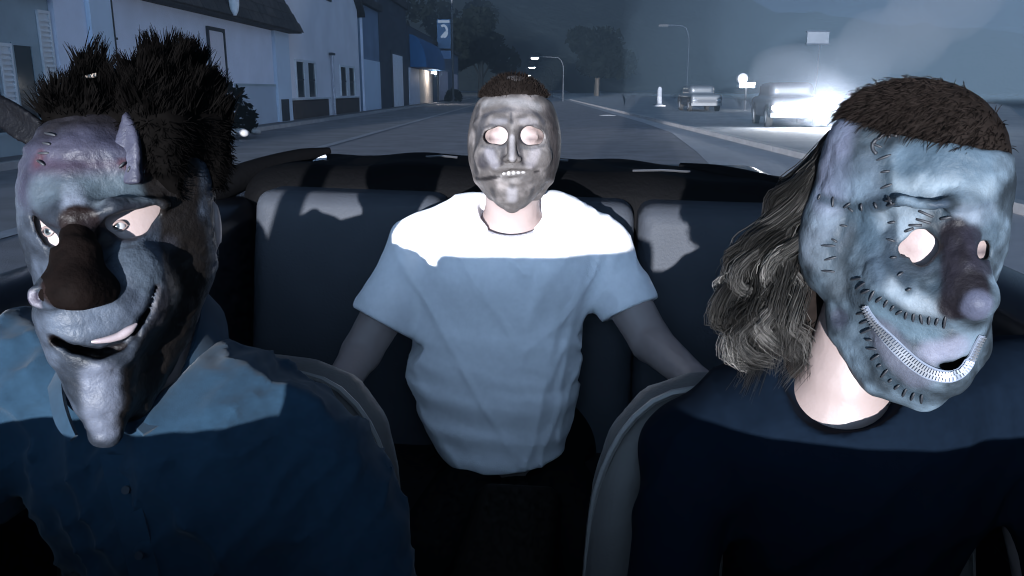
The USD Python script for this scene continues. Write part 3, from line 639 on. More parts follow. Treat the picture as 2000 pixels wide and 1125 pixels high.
# ================================================================ people
skin = mat('skin', (.62, .47, .42), .5, .05, 18, .12, 220, paint=True, dist=.002)
latex = mat('painted_latex', (.2, .2, .2), .46, .28, 42, .55, 95, spec=.16, paint=True, dist=.004)
latex2 = mat('painted_latex_dry', (.2, .2, .2), .55, .22, 36, .55, 80, spec=.16, paint=True, dist=.004)
eye_m = mat('eye', (.6, .6, .6), .12, .0, 1, paint=True, spec=.7)
SKIN = np.array((.34, .265, .25))
def skin_paint(base=SKIN, marks=()):
    def p(v):
        c = np.tile(base, (len(v), 1)) * (1 + .10 * (meshkit.fbm(v * 28, 3) - .5))[:, None]
        for (pts, r, soft, col, k) in marks: c = spot(c, v, pts, r, soft, col, k)
        return c
    return p
def hand(w, knuck, up, s=1, curl=.6, size=1.0):
    """Chains (points, radii) of a hand from the wrist w towards knuck, palm facing -up; s=+1 puts the thumb to the left of the fingers."""
    w, knuck, up = (np.asarray(x, float) for x in (w, knuck, up))
    f = knuck - w; L = np.linalg.norm(f); f /= L; side = np.cross(f, up); side /= np.linalg.norm(side); up = np.cross(side, f)
    out = [([w, w + f * .045 * size, knuck], [.026 * size, .024 * size, .02 * size])]
    for k, (o, ln) in enumerate(((-.033, .072), (-.011, .082), (.011, .078), (.032, .062))):
        b0 = knuck + side * o * size * s
        out.append(([w + f * .03 + side * o * .6 * s, b0], [.014 * size, .012 * size]))
        p, a, pts = b0.copy(), 0.0, [b0]
        for seg in (.45, .32, .25):
            a += curl; d = f * math.cos(a) - up * math.sin(a)
            p = p + d * ln * seg * size; pts.append(p.copy())
        out.append((pts, np.array([.0095, .0088, .008, .007]) * size))
    tb = w + f * .03 * size - side * .022 * s * size
    t1 = tb + (f * .6 - side * s * .8) * .04 * size; t2 = t1 + (f * .9 - side * s * .3 - up * .4) * .033 * size; t3 = t2 + (f * .8 - up * .6) * .024 * size
    out.append(([tb, t1, t2, t3], np.array([.015, .012, .0105, .009]) * size))
    return out
def limb(P, chains):
    d = None
    for pts, r in chains:
        e = chain(P, pts, r); d = e if d is None else smin(d, e, .012)
    return d
def seat_legs(hx, hy, hz, s):
    """Thighs and shins of a seated figure whose hip is at (hx, hy, hz), knees towards the camera."""
    hip = np.array([hx + s * .09, hy, hz]); knee = np.array([hx + s * .16, hy - .46, hz + .08]); ank = np.array([hx + s * .15, hy - .62, .27]); toe = ank + (0.02 * s, -.2, -.04)
    return [([hip, knee], [.088, .06]), ([knee, ank], [.055, .04]), ([ank, toe], [.04, .03])]
def drape(P, amp=.004, sc=(9, 9, 26), seed=1):
    return amp * (meshkit.fbm(P * np.asarray(sc), 3, seed) - .5) * 2

# ---------------------------------------------------------------- the driver, left, in the horned grey mask
A = at
fD = frame((-.42, -.88, -.20))
hD = A(232, 418, .955)
def head_D(P):
    d = ell(P, hD, (.078, .098, .122), fD)
    d = smin(d, cap(P, A(215, 520, .925), A(190, 640, .885), .055, .04), .05)
    return d
earD = A(404, 440, .985)
earR = frame((.75, -.6, 0))
def ear_D(P):
    d = ell(P, earD, (.021, .013, .041), frame((-.35, -1, 0)))
    d = smax(d, -ell(P, earD + (-.002, -.014, .004), (.012, .010, .026), frame((-.35, -1, 0))), .006)
    return np.minimum(d, ell(P, earD + (-.004, 0, -.033), (.011, .010, .014)))
tD = thing('person', 'driver in navy shirt and grey goblin mask with dark snout and spiky black hair', 'person', (-.5, 1.1, .2))
neckD = [A(285, 600, .97), A(300, 760, .99), A(300, 860, 1.0)]
shD = (A(40, 745, .985), A(585, 868, .985))
def handsD():
    out = []
    for s, sh_, el, wr, kn in ((-1, shD[0], np.array([-.80, .84, .60]), np.array([-.62, .66, .54]), np.array([-.58, .58, .56])),
                               (1, shD[1], np.array([-.17, .84, .58]), np.array([-.24, .66, .52]), np.array([-.28, .58, .55]))):
        out.append(([sh_, el], [.055, .042])); out.append(([el, wr], [.042, .028]))
        out += hand(wr, kn, (0, .2, 1) if s < 0 else (.5, .3, .8), s, .75)
    return out
HD = handsD()
def body_D(P):
    d = np.minimum(smin(head_D(P), chain(P, neckD, [.058, .056, .07]), .03), 9)
    d = smin(d, ear_D(P), .012)
    tor = smin(cap(P, A(300, 930, 1.0), (-.42, 1.0, .45), .10, .12), cap(P, shD[0], shD[1], .055), .08)
    d = smin(d, tor, .05)
    d = smin(d, limb(P, HD), .02)
    for s in (-1, 1): d = smin(d, limb(P, seat_legs(-.44, .95, .5, s)), .05)
    return d
eyes_D = [hit(head_D, 233, 440, out=-.0075), hit(head_D, 92, 450, out=-.0075)]
obj('body', surfnet(body_D, (-1.0, .1, .1), (.05, 1.25, 1.56), .0085), skin, tD, smooth=True,
    paint=skin_paint(marks=[([earD + (0, -.012, -.005)], .012, .012, (.30, .22, .20), .5)]))


def snout_D(P):
    d = chain(P, [A(150, 436, .846), A(150, 500, .822), A(150, 562, .803)], [.012, .025, .028])
    d = smin(d, chain(P, [A(112, 568, .800), A(150, 572, .790), A(192, 566, .815)], [.019, .023, .021]), .012)
    return smax(d + .0015 * (meshkit.fbm(P * 90, 2, 3) - .5), -(P[:, 2] - A(150, 601, .79)[2] + .1 * (P[:, 0] - A(150, 601, .79)[0])), .008)
def solid_D(P):
    d = head_D(P) - .011
    d = smax(d, P[:, 2] - A(200, 150, .9)[2], .02)
    d = smin(d, chain(P, [A(330, 330, .965), A(345, 500, .965), A(300, 640, .93), A(255, 780, .875)], [.045, .046, .044, .026]), .04)     # dark side flap
    d = smin(d, cap(P, A(158, 612, .835), A(225, 600, .855), .046, .048), .03)                                                        # muzzle
    d = smin(d, chain(P, [A(186, 690, .838), A(203, 770, .832), A(206, 842, .825)], [.043, .034, .019]), .025)                        # chin
    d = smin(d, cap(P, A(268, 530, .868), A(285, 575, .875), .030), .025)                                                            # cheek
    d = smin(d, chain(P, [A(66, 400, .875), A(105, 418, .85), A(130, 428, .845)], [.008, .012, .012]), .014)                          # brows
    d = smin(d, chain(P, [A(165, 430, .846), A(220, 404, .853), A(320, 398, .896)], [.010, .011, .007]), .016)
    d = smin(d, cap(P, A(140, 360, .865), A(145, 420, .848), .010, .015), .02)
    for (x, y, z, r) in ((100, 312, .893, .016), (165, 300, .885, .018), (240, 316, .892, .016)): d = smin(d, ell(P, A(x, y, z), (r, r * .8, r * .7)), .025)
    d = smin(d, snout_D(P) + .0015, .010)
    d = smin(d, ell(P, A(92, 578, .790), (.017, .018, .015)), .014)
    d = smax(d, -ell(P, A(67, 584, .772), (.007, .012, .009)), .005)                                                                  # nostril
    d = smin(d, chain(P, [A(106, 676, .822), A(150, 704, .808), A(200, 712, .808), A(252, 690, .825), A(292, 622, .85), A(308, 565, .878)], [.005, .009, .010, .008, .005, .003]), .008)  # lower lip
    d = smax(d, -through(P, [(108, 664), (145, 682), (195, 692), (240, 676), (262, 652)], [3, 7, 10, 7, 4], .7, .835), .004)          # mouth
    d = smax(d, -through(P, [(262, 650), (290, 604), (304, 562)], [4, 3, 2], .7, .87), .004)                                          # smile fold
    return d
def eye_cut_D(P):
    a = through(P, [(222, 436), (245, 440), (268, 434), (300, 412), (312, 404)], [17, 27, 26, 12, 3], .70, .96)
    b = through(P, [(66, 422), (80, 446), (98, 466), (104, 470)], [3, 10, 15, 12], .70, .96)
    return np.minimum(a, b)
def mask_D(P):
    d = solid_D(P)
    cr = meshkit.fbm(P * np.array([26, 26, 40]), 3, 15)
    d = d + .0010 * (meshkit.fbm(P * 80, 3, 5) - .5) + .0022 * (1 - np.abs(2 * cr - 1)) ** 8 + .0014 * np.sin(P[:, 2] * 260 + 6 * meshkit.fbm(P * 22, 2, 1)) * np.exp(-((P[:, 2] - A(160, 290, .87)[2]) / .022) ** 2)
    d = smax(d, -(head_D(P) - .0025), .003)
    d = smax(d, -eye_cut_D(P), .003)
    d = smax(d, -(ear_D(P) - .006), .004)
    return d
S = SM = SP = lambda *pts: pts
def on_surface(f, marks, y0=.3):
    """Lays the paint marks on the surface f = 0, all in one go."""
    flat = [p for m in marks if isinstance(m[0], tuple) for p in m[0]]
    H, out, i = hits(f, flat, y0=y0), [], 0
    for m in marks:
        if isinstance(m[0], tuple): out.append((H[i:i + len(m[0])],) + tuple(m[1:])); i += len(m[0])
        else: out.append(m)
    return out
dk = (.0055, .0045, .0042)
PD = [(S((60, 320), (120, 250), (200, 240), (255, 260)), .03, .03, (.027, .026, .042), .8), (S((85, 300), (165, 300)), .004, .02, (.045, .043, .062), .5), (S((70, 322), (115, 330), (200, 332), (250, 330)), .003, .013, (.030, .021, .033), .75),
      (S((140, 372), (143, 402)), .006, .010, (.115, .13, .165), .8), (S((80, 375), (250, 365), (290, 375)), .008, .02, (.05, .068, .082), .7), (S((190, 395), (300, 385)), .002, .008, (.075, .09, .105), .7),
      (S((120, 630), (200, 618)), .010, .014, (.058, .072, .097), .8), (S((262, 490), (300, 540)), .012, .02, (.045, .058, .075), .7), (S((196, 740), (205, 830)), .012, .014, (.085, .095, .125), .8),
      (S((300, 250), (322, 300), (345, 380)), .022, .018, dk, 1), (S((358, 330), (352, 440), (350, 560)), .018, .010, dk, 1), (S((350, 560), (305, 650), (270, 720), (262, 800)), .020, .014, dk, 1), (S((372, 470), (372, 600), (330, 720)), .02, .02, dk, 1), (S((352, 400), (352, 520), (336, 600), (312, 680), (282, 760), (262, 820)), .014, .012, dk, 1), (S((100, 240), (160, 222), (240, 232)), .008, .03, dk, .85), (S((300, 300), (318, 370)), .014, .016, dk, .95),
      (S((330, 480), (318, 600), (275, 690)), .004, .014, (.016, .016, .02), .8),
      (S((152, 434), (148, 470), (146, 520), (142, 560)), .017, .007, (.008, .0045, .004), 1), (S((190, 500), (198, 540), (196, 572)), .010, .007, (.008, .0045, .004), 1), (S((105, 530), (96, 565), (120, 590)), .010, .008, (.008, .0045, .004), 1),  # shade on the snout painted as near-black marks
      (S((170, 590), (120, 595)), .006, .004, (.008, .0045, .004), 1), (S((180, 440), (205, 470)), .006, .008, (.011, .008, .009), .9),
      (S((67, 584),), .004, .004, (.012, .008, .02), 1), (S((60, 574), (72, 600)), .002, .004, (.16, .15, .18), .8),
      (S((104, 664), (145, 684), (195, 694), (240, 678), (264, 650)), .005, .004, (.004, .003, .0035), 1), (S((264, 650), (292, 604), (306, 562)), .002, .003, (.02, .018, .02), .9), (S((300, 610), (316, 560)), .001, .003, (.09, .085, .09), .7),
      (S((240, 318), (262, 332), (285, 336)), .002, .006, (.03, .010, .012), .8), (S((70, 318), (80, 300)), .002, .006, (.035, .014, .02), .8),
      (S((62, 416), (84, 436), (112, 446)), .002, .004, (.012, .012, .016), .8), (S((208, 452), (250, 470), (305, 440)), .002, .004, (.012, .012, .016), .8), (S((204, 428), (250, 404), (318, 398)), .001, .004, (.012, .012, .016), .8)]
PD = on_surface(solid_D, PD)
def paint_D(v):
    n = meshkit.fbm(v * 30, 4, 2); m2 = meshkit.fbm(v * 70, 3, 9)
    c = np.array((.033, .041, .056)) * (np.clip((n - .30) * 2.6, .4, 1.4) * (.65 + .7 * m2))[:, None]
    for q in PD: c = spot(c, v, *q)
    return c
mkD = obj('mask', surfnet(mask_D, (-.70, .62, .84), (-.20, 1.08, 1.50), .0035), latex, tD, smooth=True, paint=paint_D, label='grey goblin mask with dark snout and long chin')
lipD = hits(solid_D, [(178, 668), (205, 664), (232, 657), (252, 645), (267, 632)], out=.001)
obj('snout', surfnet(lambda P: smax(snout_D(P), -eye_cut_D(P), .003), (-.62, .70, 1.02), (-.36, .92, 1.22), .003), mat('dark_snout', (.0036, .0021, .0018), .8, .4, 50, .5, 120, spec=.05, dist=.003), mkD, smooth=True)  # near-black snout colour stands in for shade over the nose
obj('lip', tube(spline(lipD, 12), [.0012, .0025, .003, .0035, .004, .0042, .0046, .005, .005, .0045, .003, .0015], 8), mat('pale_lip', (.24, .20, .21), .35, .1, 40), mkD, smooth=True)
# scar stitches on the brow
def stitches(f, line, n, half, r, m, parent, name='stitches', jit=.3, seed=1, lift=.0):
    rr = np.random.default_rng(seed + 40); ln = spline(np.c_[np.asarray(line, float), np.zeros(len(line))], n)[:, :2]; t = np.gradient(ln, axis=0); out = []
    for p, d in zip(ln, t):
        d = d / (np.linalg.norm(d) + 1e-9); q = np.array([-d[1], d[0]]) + rr.normal(size=2) * jit
        a, b_, c = hits(f, [p + q * k * half for k in (-1, 0, 1)]); b_ = b_ + (CAM - b_) / np.linalg.norm(CAM - b_) * (r * .9 + lift)
        obj('stitch', tube([a, (a + b_) / 2 + (b_ - (a + c) / 2) * .3, b_, (c + b_) / 2 + (b_ - (a + c) / 2) * .3, c], [r * .6, r, r, r, r * .6], 5), m, parent, smooth=True)
thread = mat('dark_thread', (.015, .017, .022), .6, .2, 50)
stitches(solid_D, [(98, 262), (88, 290), (80, 318)], 4, 8, .0016, thread, mkD)
stitches(solid_D, [(238, 322), (262, 334), (282, 336)], 4, 6, .0014, thread, mkD)
# pointed ears
def ear_leaf(name, root, tip, w, nrm, m, col, inner):
    root, tip, nrm = (np.asarray(x, float) for x in (root, tip, nrm)); L = np.linalg.norm(tip - root); ax = (tip - root) / L; sd = np.cross(ax, nrm); sd /= np.linalg.norm(sd); nn = np.cross(sd, ax)
    def f(P):
        q = P - root; t = np.clip((q @ ax) / L, 0, 1)
        ww = w * (np.sin(math.pi * (0.18 + .82 * t)) ** .8 * (1 - .35 * t)) + .002
        x, y = q @ sd, q @ nn; cup = .5 * (x ** 2) / w
        d = np.sqrt((x / ww) ** 2 + ((y - cup * 1.2 + .012) / .010) ** 2 + 1e-9) - 1
        return np.maximum(d * .009, np.maximum(-(q @ ax) - .02, (q @ ax) - L))
    lo = np.minimum(root, tip) - w * 1.6; hi = np.maximum(root, tip) + w * 1.6
    def p(v):
        c = np.array(col) * (.75 + .5 * meshkit.fbm(v * 40, 3))[:, None]
        return spot(c, v, [root, root * .4 + tip * .6], .008, .02, inner, .8)
    return obj(name, surfnet(f, lo, hi, .0035), latex, m, smooth=True, paint=p)
ear_leaf('pointed_ear', A(82, 272, .915), A(-75, 168, .96), .019, (-.3, -.9, .15), mkD, (.002, .002, .003), (.003, .003, .004))
ear_leaf('pointed_ear', A(248, 322, .878), A(238, 216, .892), .014, (-.1, -1, .1), mkD, (.018, .018, .028), (.036, .037, .056))
def set_eye(f, px, py, y0, parent, deep, r=.0085, iris=.0038, look=(-.15, -.97, .1), lash=.0009):
    p = hit(f, px, py, y0=y0); n = nrm(f, p); e = p - n * (r - deep); lk = np.asarray(look, float) + n * .4; lk /= np.linalg.norm(lk); q = e + lk * r
    def pe(v): 
        c = np.tile((.34, .33, .34), (len(v), 1)); return spot(spot(c, v, [q], iris, .0012, (.035, .045, .05)), v, [q], iris * .45, .0008, (.003, .003, .003))
    s = trimesh.creation.icosphere(4, r); s.apply_translation(e); obj('eye', s, eye_m, parent, smooth=True, paint=pe)
    sd = np.cross(n, (0, 0, 1.0)); sd /= np.linalg.norm(sd); up = np.cross(sd, n)
    w = math.sqrt(max(r * r - (r - deep) ** 2, 1e-9))
    for sg, rr, m in ((1, lash * 1.7, lidm), (-1, lash, lidm)):
        pts = [p + sd * a * w * 1.25 + up * sg * w * .8 * (1 - a * a) + n * (.0012 + .001 * (1 - a * a)) for a in np.linspace(-1, 1, 9)]
        obj('eyelid', tube(pts, [rr * k for k in (.4, .8, 1, 1, 1, 1, 1, .8, .4)], 6), m, parent, smooth=True)
def nrm(f, p, e=.004):
    g = np.array([f((p + d)[None])[0] - f((p - d)[None])[0] for d in np.eye(3) * e]); return g / (np.linalg.norm(g) + 1e-9)
lidm = mat('eyelid_skin', (.16, .115, .108), .6, .1, 60)
set_eye(head_D, 234, 441, .3, tD, .0028); set_eye(head_D, 95, 452, .3, tD, .0028)
# face round the eyes behind the mask is the body itself; hair
def strands(roots, dirs, length, r0, rng, wav=.0, seg=5, grav=0.0, spread=.25, seg_r=None):
    """Tapered three-sided strands, all in one mesh."""
    n = len(roots); L = length * rng.uniform(.55, 1.2, n)
    dirs = dirs + rng.normal(size=(n, 3)) * spread; dirs /= np.linalg.norm(dirs, axis=1, keepdims=True)
    a = np.cross(dirs, (0.3, .2, .9)); a /= np.linalg.norm(a, axis=1, keepdims=True) + 1e-9; b_ = np.cross(dirs, a)
    V = []; ph = rng.uniform(0, 6.28, n)
    for i in range(seg + 1):
        t = i / seg
        c = roots + dirs * (L * t)[:, None] + np.array([0, 0, -1]) * (grav * L * t * t)[:, None] + a * (wav * np.sin(ph + t * 7) * t)[:, None]
        rr = r0 * (1 - t) ** .8 + 2e-4
        for k in range(3): V.append(c + rr * (math.cos(k * 2.094) * a + math.sin(k * 2.094) * b_))
    V = np.stack(V, 1)
    f = []
    for i in range(seg):
        for k in range(3):
            p, q = i * 3 + k, i * 3 + (k + 1) % 3; f += [[p, q, q + 3], [p, q + 3, p + 3]]
    F = (np.arange(n)[:, None, None] * V.shape[1] + np.array(f)[None]).reshape(-1, 3)
    return trimesh.Trimesh(V.reshape(-1, 3), F, process=False)
hair_blk = mat('black_hair', (.0026, .0023, .0022), .8, .4, 60, spec=.0)
hair_brn = mat('dark_brown_hair', (.010, .0075, .0065), .7, .35, 70, spec=.03)
def hairy_D(P):
    d = ell(P, A(340, 230, .99), (.048, .09, .078))
    d = smin(d, ell(P, A(190, 225, .965), (.052, .07, .034)), .03)
    d = smin(d, ell(P, A(182, 160, .985), (.017, .02, .034)), .02)
    d = smin(d, chain(P, [A(395, 250, .99), A(405, 310, .99), A(396, 365, .985)], [.030, .028, .022]), .025)
    d = smin(d, chain(P, [A(318, 250, .925), A(322, 320, .915), A(345, 385, .925)], [.026, .020, .008]), .025)
    d = d + .006 * (meshkit.fbm(P * 60, 3) - .5)
    return smax(d, -(head_D(P) + .004), .004)
hm = surfnet(hairy_D, (-.72, .78, 1.18), (-.2, 1.16, 1.58), .006)
hr = obj('hair', hm, hair_blk, tD, smooth=True)
v, f_, nn = meshkit.arrays(hm, True)
rg = np.random.default_rng(11)
pk = rg.integers(0, len(v), 12000); up = np.array([0.12, 0, 1.0])
keep = (nn[pk, 2] > -.35) & (nn[pk, 1] < .6); pk = pk[keep]
dd = nn[pk] * .6 + up * np.where(v[pk, 2] > A(300, 230, .95)[2], .9, -.5)[:, None]
obj('hair_strands', strands(v[pk] - nn[pk] * .003, dd, .013, .0006, rg, spread=.28), hair_blk, hr)
pk = pk[(nn[pk, 2] > .2)]; cl = pk[rg.integers(0, len(pk), 170)]
roots = np.repeat(v[cl], 22, 0) + rg.normal(size=(len(cl) * 22, 3)) * .0028
obj('hair_spikes', strands(roots, np.repeat(nn[cl] * .45 + up, 22, 0) + np.repeat(rg.normal(size=(len(cl), 3)) * .3, 22, 0), .024, .0006, rg, spread=.12), hair_blk, hr)
obj('hair_clip', tube([A(160, 152, .945), A(174, 150, .942), A(189, 146, .945)], .0026, 6), mat('pale_clip', (.34, .27, .22), .4), tD, smooth=True)

# shirt
navy = mat('navy_cotton', (.0118, .0285, .0485), .9, spec=.04, var=.12, scale=90, bump=.25, bscale=700, sheen=.1, dist=.001) if True else mat('navy_cotton', (.030, .080, .135), .8, .10, 90, .25, 700, sheen=.15, dist=.001, stretch=(1, 1, 1))
def shirt_D(P):
    y0 = .99 - .02 * 0
    z = P[:, 2]
    tz = np.clip((z - .5) / .5, 0, 1)
    tor = smin(cap(P, (-.405, .97, .84), (-.42, .95, .55), .125, .155), cap(P, (-.52, .98, .815), (-.31, .98, .775), .105), .07)
    d = smin(tor, chain(P, [shD[0], A(150, 755, .985), A(300, 810, 1.0), A(450, 812, .99), shD[1]], [.064, .060, .065, .056, .060]), .04)
    for s, e in ((0, HD[0]), (1, None)):
        pass
    d = smin(d, chain(P, [shD[0], (-.76, .86, .74), (-.77, .80, .68)], [.064, .060, .056]), .04)
    d = smin(d, chain(P, [(-.77, .80, .62), (-.63, .67, .545)], [.055, .042]), .03); d = smin(d, chain(P, [(-.175, .85, .62), (-.24, .67, .525)], [.055, .042]), .03)
    d = smin(d, chain(P, [shD[1], A(672, 980, .945), (-.175, .85, .62)], [.058, .058, .055]), .03)
    w = meshkit.fbm(np.c_[P[:, 0] * 14 + P[:, 2] * 5, P[:, 1] * 8, P[:, 2] * 6], 3, 4) - .5
    rd = meshkit.fbm(np.c_[P[:, 0] * 13 + P[:, 2] * 4, P[:, 1] * 7, P[:, 2] * 4.5 + 3], 2, 21); rd2 = meshkit.fbm(np.c_[P[:, 0] * 20 - P[:, 2] * 16, P[:, 1] * 9, P[:, 2] * 12], 2, 22)
    d = d + .012 * w - .016 * (1 - np.abs(2 * rd - 1)) ** 4 - .010 * (1 - np.abs(2 * rd2 - 1)) ** 5
    d = smax(d, -(chain(P, [A(270, 640, .95), A(290, 790, .98), A(275, 860, .93)], [.068, .066, .040])), .01)
    return d
shD_path = obj('shirt', surfnet(shirt_D, (-1.0, .62, .42), (.02, 1.25, 1.14), .0065), navy, tD, smooth=True)
def ruled(a, b, th, n=26):
    a, b = spline(a, n), spline(b, n); k = 5
    g = np.stack([a * (1 - t) + b * t for t in np.linspace(0, 1, k)], 1)
    du = np.gradient(g, axis=0); dv = np.gradient(g, axis=1); nn = np.cross(du, dv); nn /= np.linalg.norm(nn, axis=2, keepdims=True) + 1e-12
    top, bot = g + nn * th / 2, g - nn * th / 2; V = np.vstack([top.reshape(-1, 3), bot.reshape(-1, 3)]); N = n * k; F = []
    for i in range(n - 1):
        for j in range(k - 1):
            p = i * k + j; F += [[p, p + 1, p + k + 1], [p, p + k + 1, p + k], [N + p, N + p + k + 1, N + p + 1], [N + p, N + p + k, N + p + k + 1]]
        for j in (0, k - 1):
            p = i * k + j; F += [[p, p + k, N + p + k], [p, N + p + k, N + p]]
    for i in (0, n - 1):
        for j in range(k - 1):
            p = i * k + j; F += [[p, p + 1, N + p + 1], [p, N + p + 1, N + p]]
    m = trimesh.Trimesh(V, F, process=False); m.fix_normals(); return m
col_a = [A(130, 640, 1.03), A(250, 600, 1.07), A(340, 575, 1.06), A(392, 560, 1.02), A(385, 640, .965), A(345, 745, .925), A(300, 800, .885), A(264, 836, .855)]
col_b = [A(90, 690, 1.05), A(250, 690, 1.10), A(380, 640, 1.10), A(428, 600, 1.07), A(440, 700, 1.0), A(402, 768, .94), A(345, 812, .89), A(280, 850, .85)]
obj('collar', ruled(col_a, col_b, .004), navy, shD_path, smooth=50)
obj('collar', ruled([A(128, 650, 1.02), A(122, 720, .92), A(128, 790, .875), A(150, 850, .85)], [A(88, 690, 1.02), A(96, 760, .91), A(112, 830, .87), A(138, 862, .85)], .004), navy, shD_path, smooth=50)
tee = [hit(shirt_D, x, y, out=.004) for x, y in ((262, 838), (272, 822), (290, 800), (310, 780))]
obj('undershirt', chain and surfnet(lambda P: chain(P, [A(262, 822, .885), A(284, 800, .90), A(302, 788, .92)], [.011, .014, .012]), A(262, 822, .885) - .05, A(302, 788, .92) + .05, .004), mat('white_cotton', (.74, .74, .76), .85, .05, 60), shD_path, smooth=True)
plk = spline(hits(shirt_D, [(222 + (y - 880) * .25, y) for y in (888, 960, 1040, 1130)], out=.007), 20)
obj('placket', ruled([p + (-.017, 0, 0) for p in plk], [p + (.017, 0, 0) for p in plk], .003), navy, shD_path, smooth=50)
for (x, y) in ((246, 957), (272, 1085)):
    bt = trimesh.creation.cylinder(.0048, .003, sections=16); bt.apply_transform(trimesh.transformations.rotation_matrix(math.radians(75), (1, 0, 0))); bt.apply_translation(hit(shirt_D, x, y, out=.0105)); obj('button', bt, mat('button', (.03, .035, .045), .2, .1, 30), shD_path, smooth=40)
trous = mat('black_trousers', (.003, .003, .0035), .95, .2, 50, spec=.05)
obj('trousers', surfnet(lambda P: np.minimum(np.minimum(limb(P, seat_legs(-.44, .95, .5, -1)), limb(P, seat_legs(-.44, .95, .5, 1))), ell(P, (-.43, 1.0, .52), (.17, .14, .12))) - .012, (-.8, .1, .2), (-.1, 1.2, .7), .014), trous, tD, smooth=True)

# ---------------------------------------------------------------- the person in the middle of the rear seat
tM = thing('person', 'person in white T-shirt on the rear seat wearing a grey brown latex face mask', 'person', (0, 1.75, .2))
fM = frame((0.0, -1, -.12))
hM = A(1004, 268, 1.70)
def head_M(P):
    d = ell(P, hM, (.076, .095, .115), fM)
    for x in (968, 1039): d = smin(d, ell(P, A(x, 267, 1.618), (.013, .012, .011)), .008)
    return smin(d, ell(P, A(1001, 345, 1.655), (.05, .05, .055)), .05)
neckM = [A(1003, 340, 1.715), A(1000, 420, 1.75), A(998, 480, 1.78)]
shM = (A(826, 480, 1.785), A(1165, 485, 1.785))
elM = (A(705, 690, 1.70), A(1272, 668, 1.66))
wrM = (A(640, 790, 1.52), A(1360, 745, 1.42))
HM = []
for s, sh_, el, wr in ((-1, shM[0], elM[0], wrM[0]), (1, shM[1], elM[1], wrM[1])):
    HM += [([sh_, el], [.058, .043]), ([el, wr], [.043, .028])]; kn = wr + (.03 * s, -.085, -.01); HM += hand(wr, kn, (0, .2, 1), s, .55)
def body_M(P):
    d = smin(head_M(P), chain(P, neckM, [.056, .058, .07]), .03)
    tor = smin(cap(P, A(1000, 560, 1.80), A(985, 860, 1.78), .13, .14), cap(P, shM[0], shM[1], .055), .08)
    d = smin(d, tor, .05); d = smin(d, limb(P, HM), .02)
    for s in (-1, 1): d = smin(d, limb(P, seat_legs(-.03, 1.70, .395, s)), .05)
    return d
def skinM(v):
    c = np.tile(SKIN * .95, (len(v), 1)) * (1 + .1 * (meshkit.fbm(v * 28, 3) - .5))[:, None]
    return spot(c, v, [shM[0] + (-.03, 0, -.1), elM[0], wrM[0]], .09, .05, (.10, .07, .055)) if False else c
obj('body', surfnet(body_M, (-.65, .95, .1), (.60, 2.0, 1.47), .0095), skin, tM, smooth=True, paint=skin_paint(SKIN * .8, [(hits(head_M, [(947 + 75 * k, 268), (958 + 75 * k, 273), (968 + 75 * k, 274), (980 + 75 * k, 272), (990 + 75 * k, 266)], y0=1.2), .0008, .0025, (.07, .05, .05), .9) for k in range(2)] + [(hits(head_M, [(948 + 75 * k, 258), (966 + 75 * k, 253), (988 + 75 * k, 258)], y0=1.2), .0006, .0035, (.13, .095, .09), .7) for k in range(2)]))  # painted lash lines, plus a faint shade line for each lid fold

def solid_M(P):
    d = smin(head_M(P) - .010, ell(P, A(1005, 285, 1.70), (.094, .100, .125), fM), .02)
    d = smax(d, (P[:, 2] - A(1005, 190, 1.62)[2]) * .98 + (P[:, 1] - 1.62) * .1, .006)
    jaw = ell(P, A(1003, 300, 1.69), (.088, .094, .092), fM)
    d = smax(smin(d, jaw, .01), -(P[:, 2] - A(1005, 352, 1.62)[2] + .15 * (P[:, 1] - 1.62)), .006)
    d = smin(d, chain(P, [A(1001, 335, 1.662), A(1000, 372, 1.640), A(1000, 400, 1.630)], [.052, .038, .017]), .02)
    d = smin(d, chain(P, [A(945, 352, 1.675), A(962, 378, 1.675)], [.016, .014]), .016); d = smin(d, chain(P, [A(1062, 352, 1.675), A(1048, 378, 1.675)], [.016, .014]), .016)
    d = smin(d, chain(P, [A(932, 242, 1.64), A(966, 232, 1.605), A(1000, 244, 1.592), A(1038, 232, 1.605), A(1070, 246, 1.64)], [.006, .008, .007, .008, .006]), .012)     # brow
    d = smin(d, chain(P, [A(1001, 248, 1.594), A(1000, 285, 1.582), A(1000, 308, 1.572)], [.007, .008, .011]), .008)
    for x in (990, 1011): d = smin(d, ell(P, A(x, 311, 1.58), (.008, .010, .006)), .006); d = smax(d, -ell(P, A(x + (2 if x < 1000 else -2), 317, 1.57), (.0035, .010, .004)), .003)
    low = smax(head_M(P) - .009, np.abs(P[:, 0] - A(1001, 370, 1.64)[0]) - .068 + .9 * np.maximum(A(1000, 365, 1.64)[2] - P[:, 2], 0), .012)
    d = smin(d, low, .012)
    for x in (952, 1052): d = smin(d, ell(P, A(x, 306, 1.615), (.024, .016, .022)), .02)
    d = smin(d, chain(P, [A(968, 328, 1.592), A(1000, 327, 1.586), A(1036, 327, 1.592)], [.005, .007, .005]), .008)
    d = smin(d, chain(P, [A(975, 352, 1.60), A(1002, 355, 1.592), A(1034, 350, 1.60)], [.004, .006, .004]), .008)
    d = smax(d, -through(P, [(978, 342), (1000, 338), (1040, 336)], [3, 7, 3], 1.5, 1.592), .003)
    return d
def mask_M(P):
    d = solid_M(P) + .0008 * (meshkit.fbm(P * 80, 3, 5) - .5)
    d = smax(d, -(head_M(P) - .003), .003)
    return smax(d, -np.minimum(through(P, [(958, 267), (974, 265)], [14, 18], 1.5, 1.68), through(P, [(1034, 265), (1046, 267)], [19, 16], 1.5, 1.68)), .003)
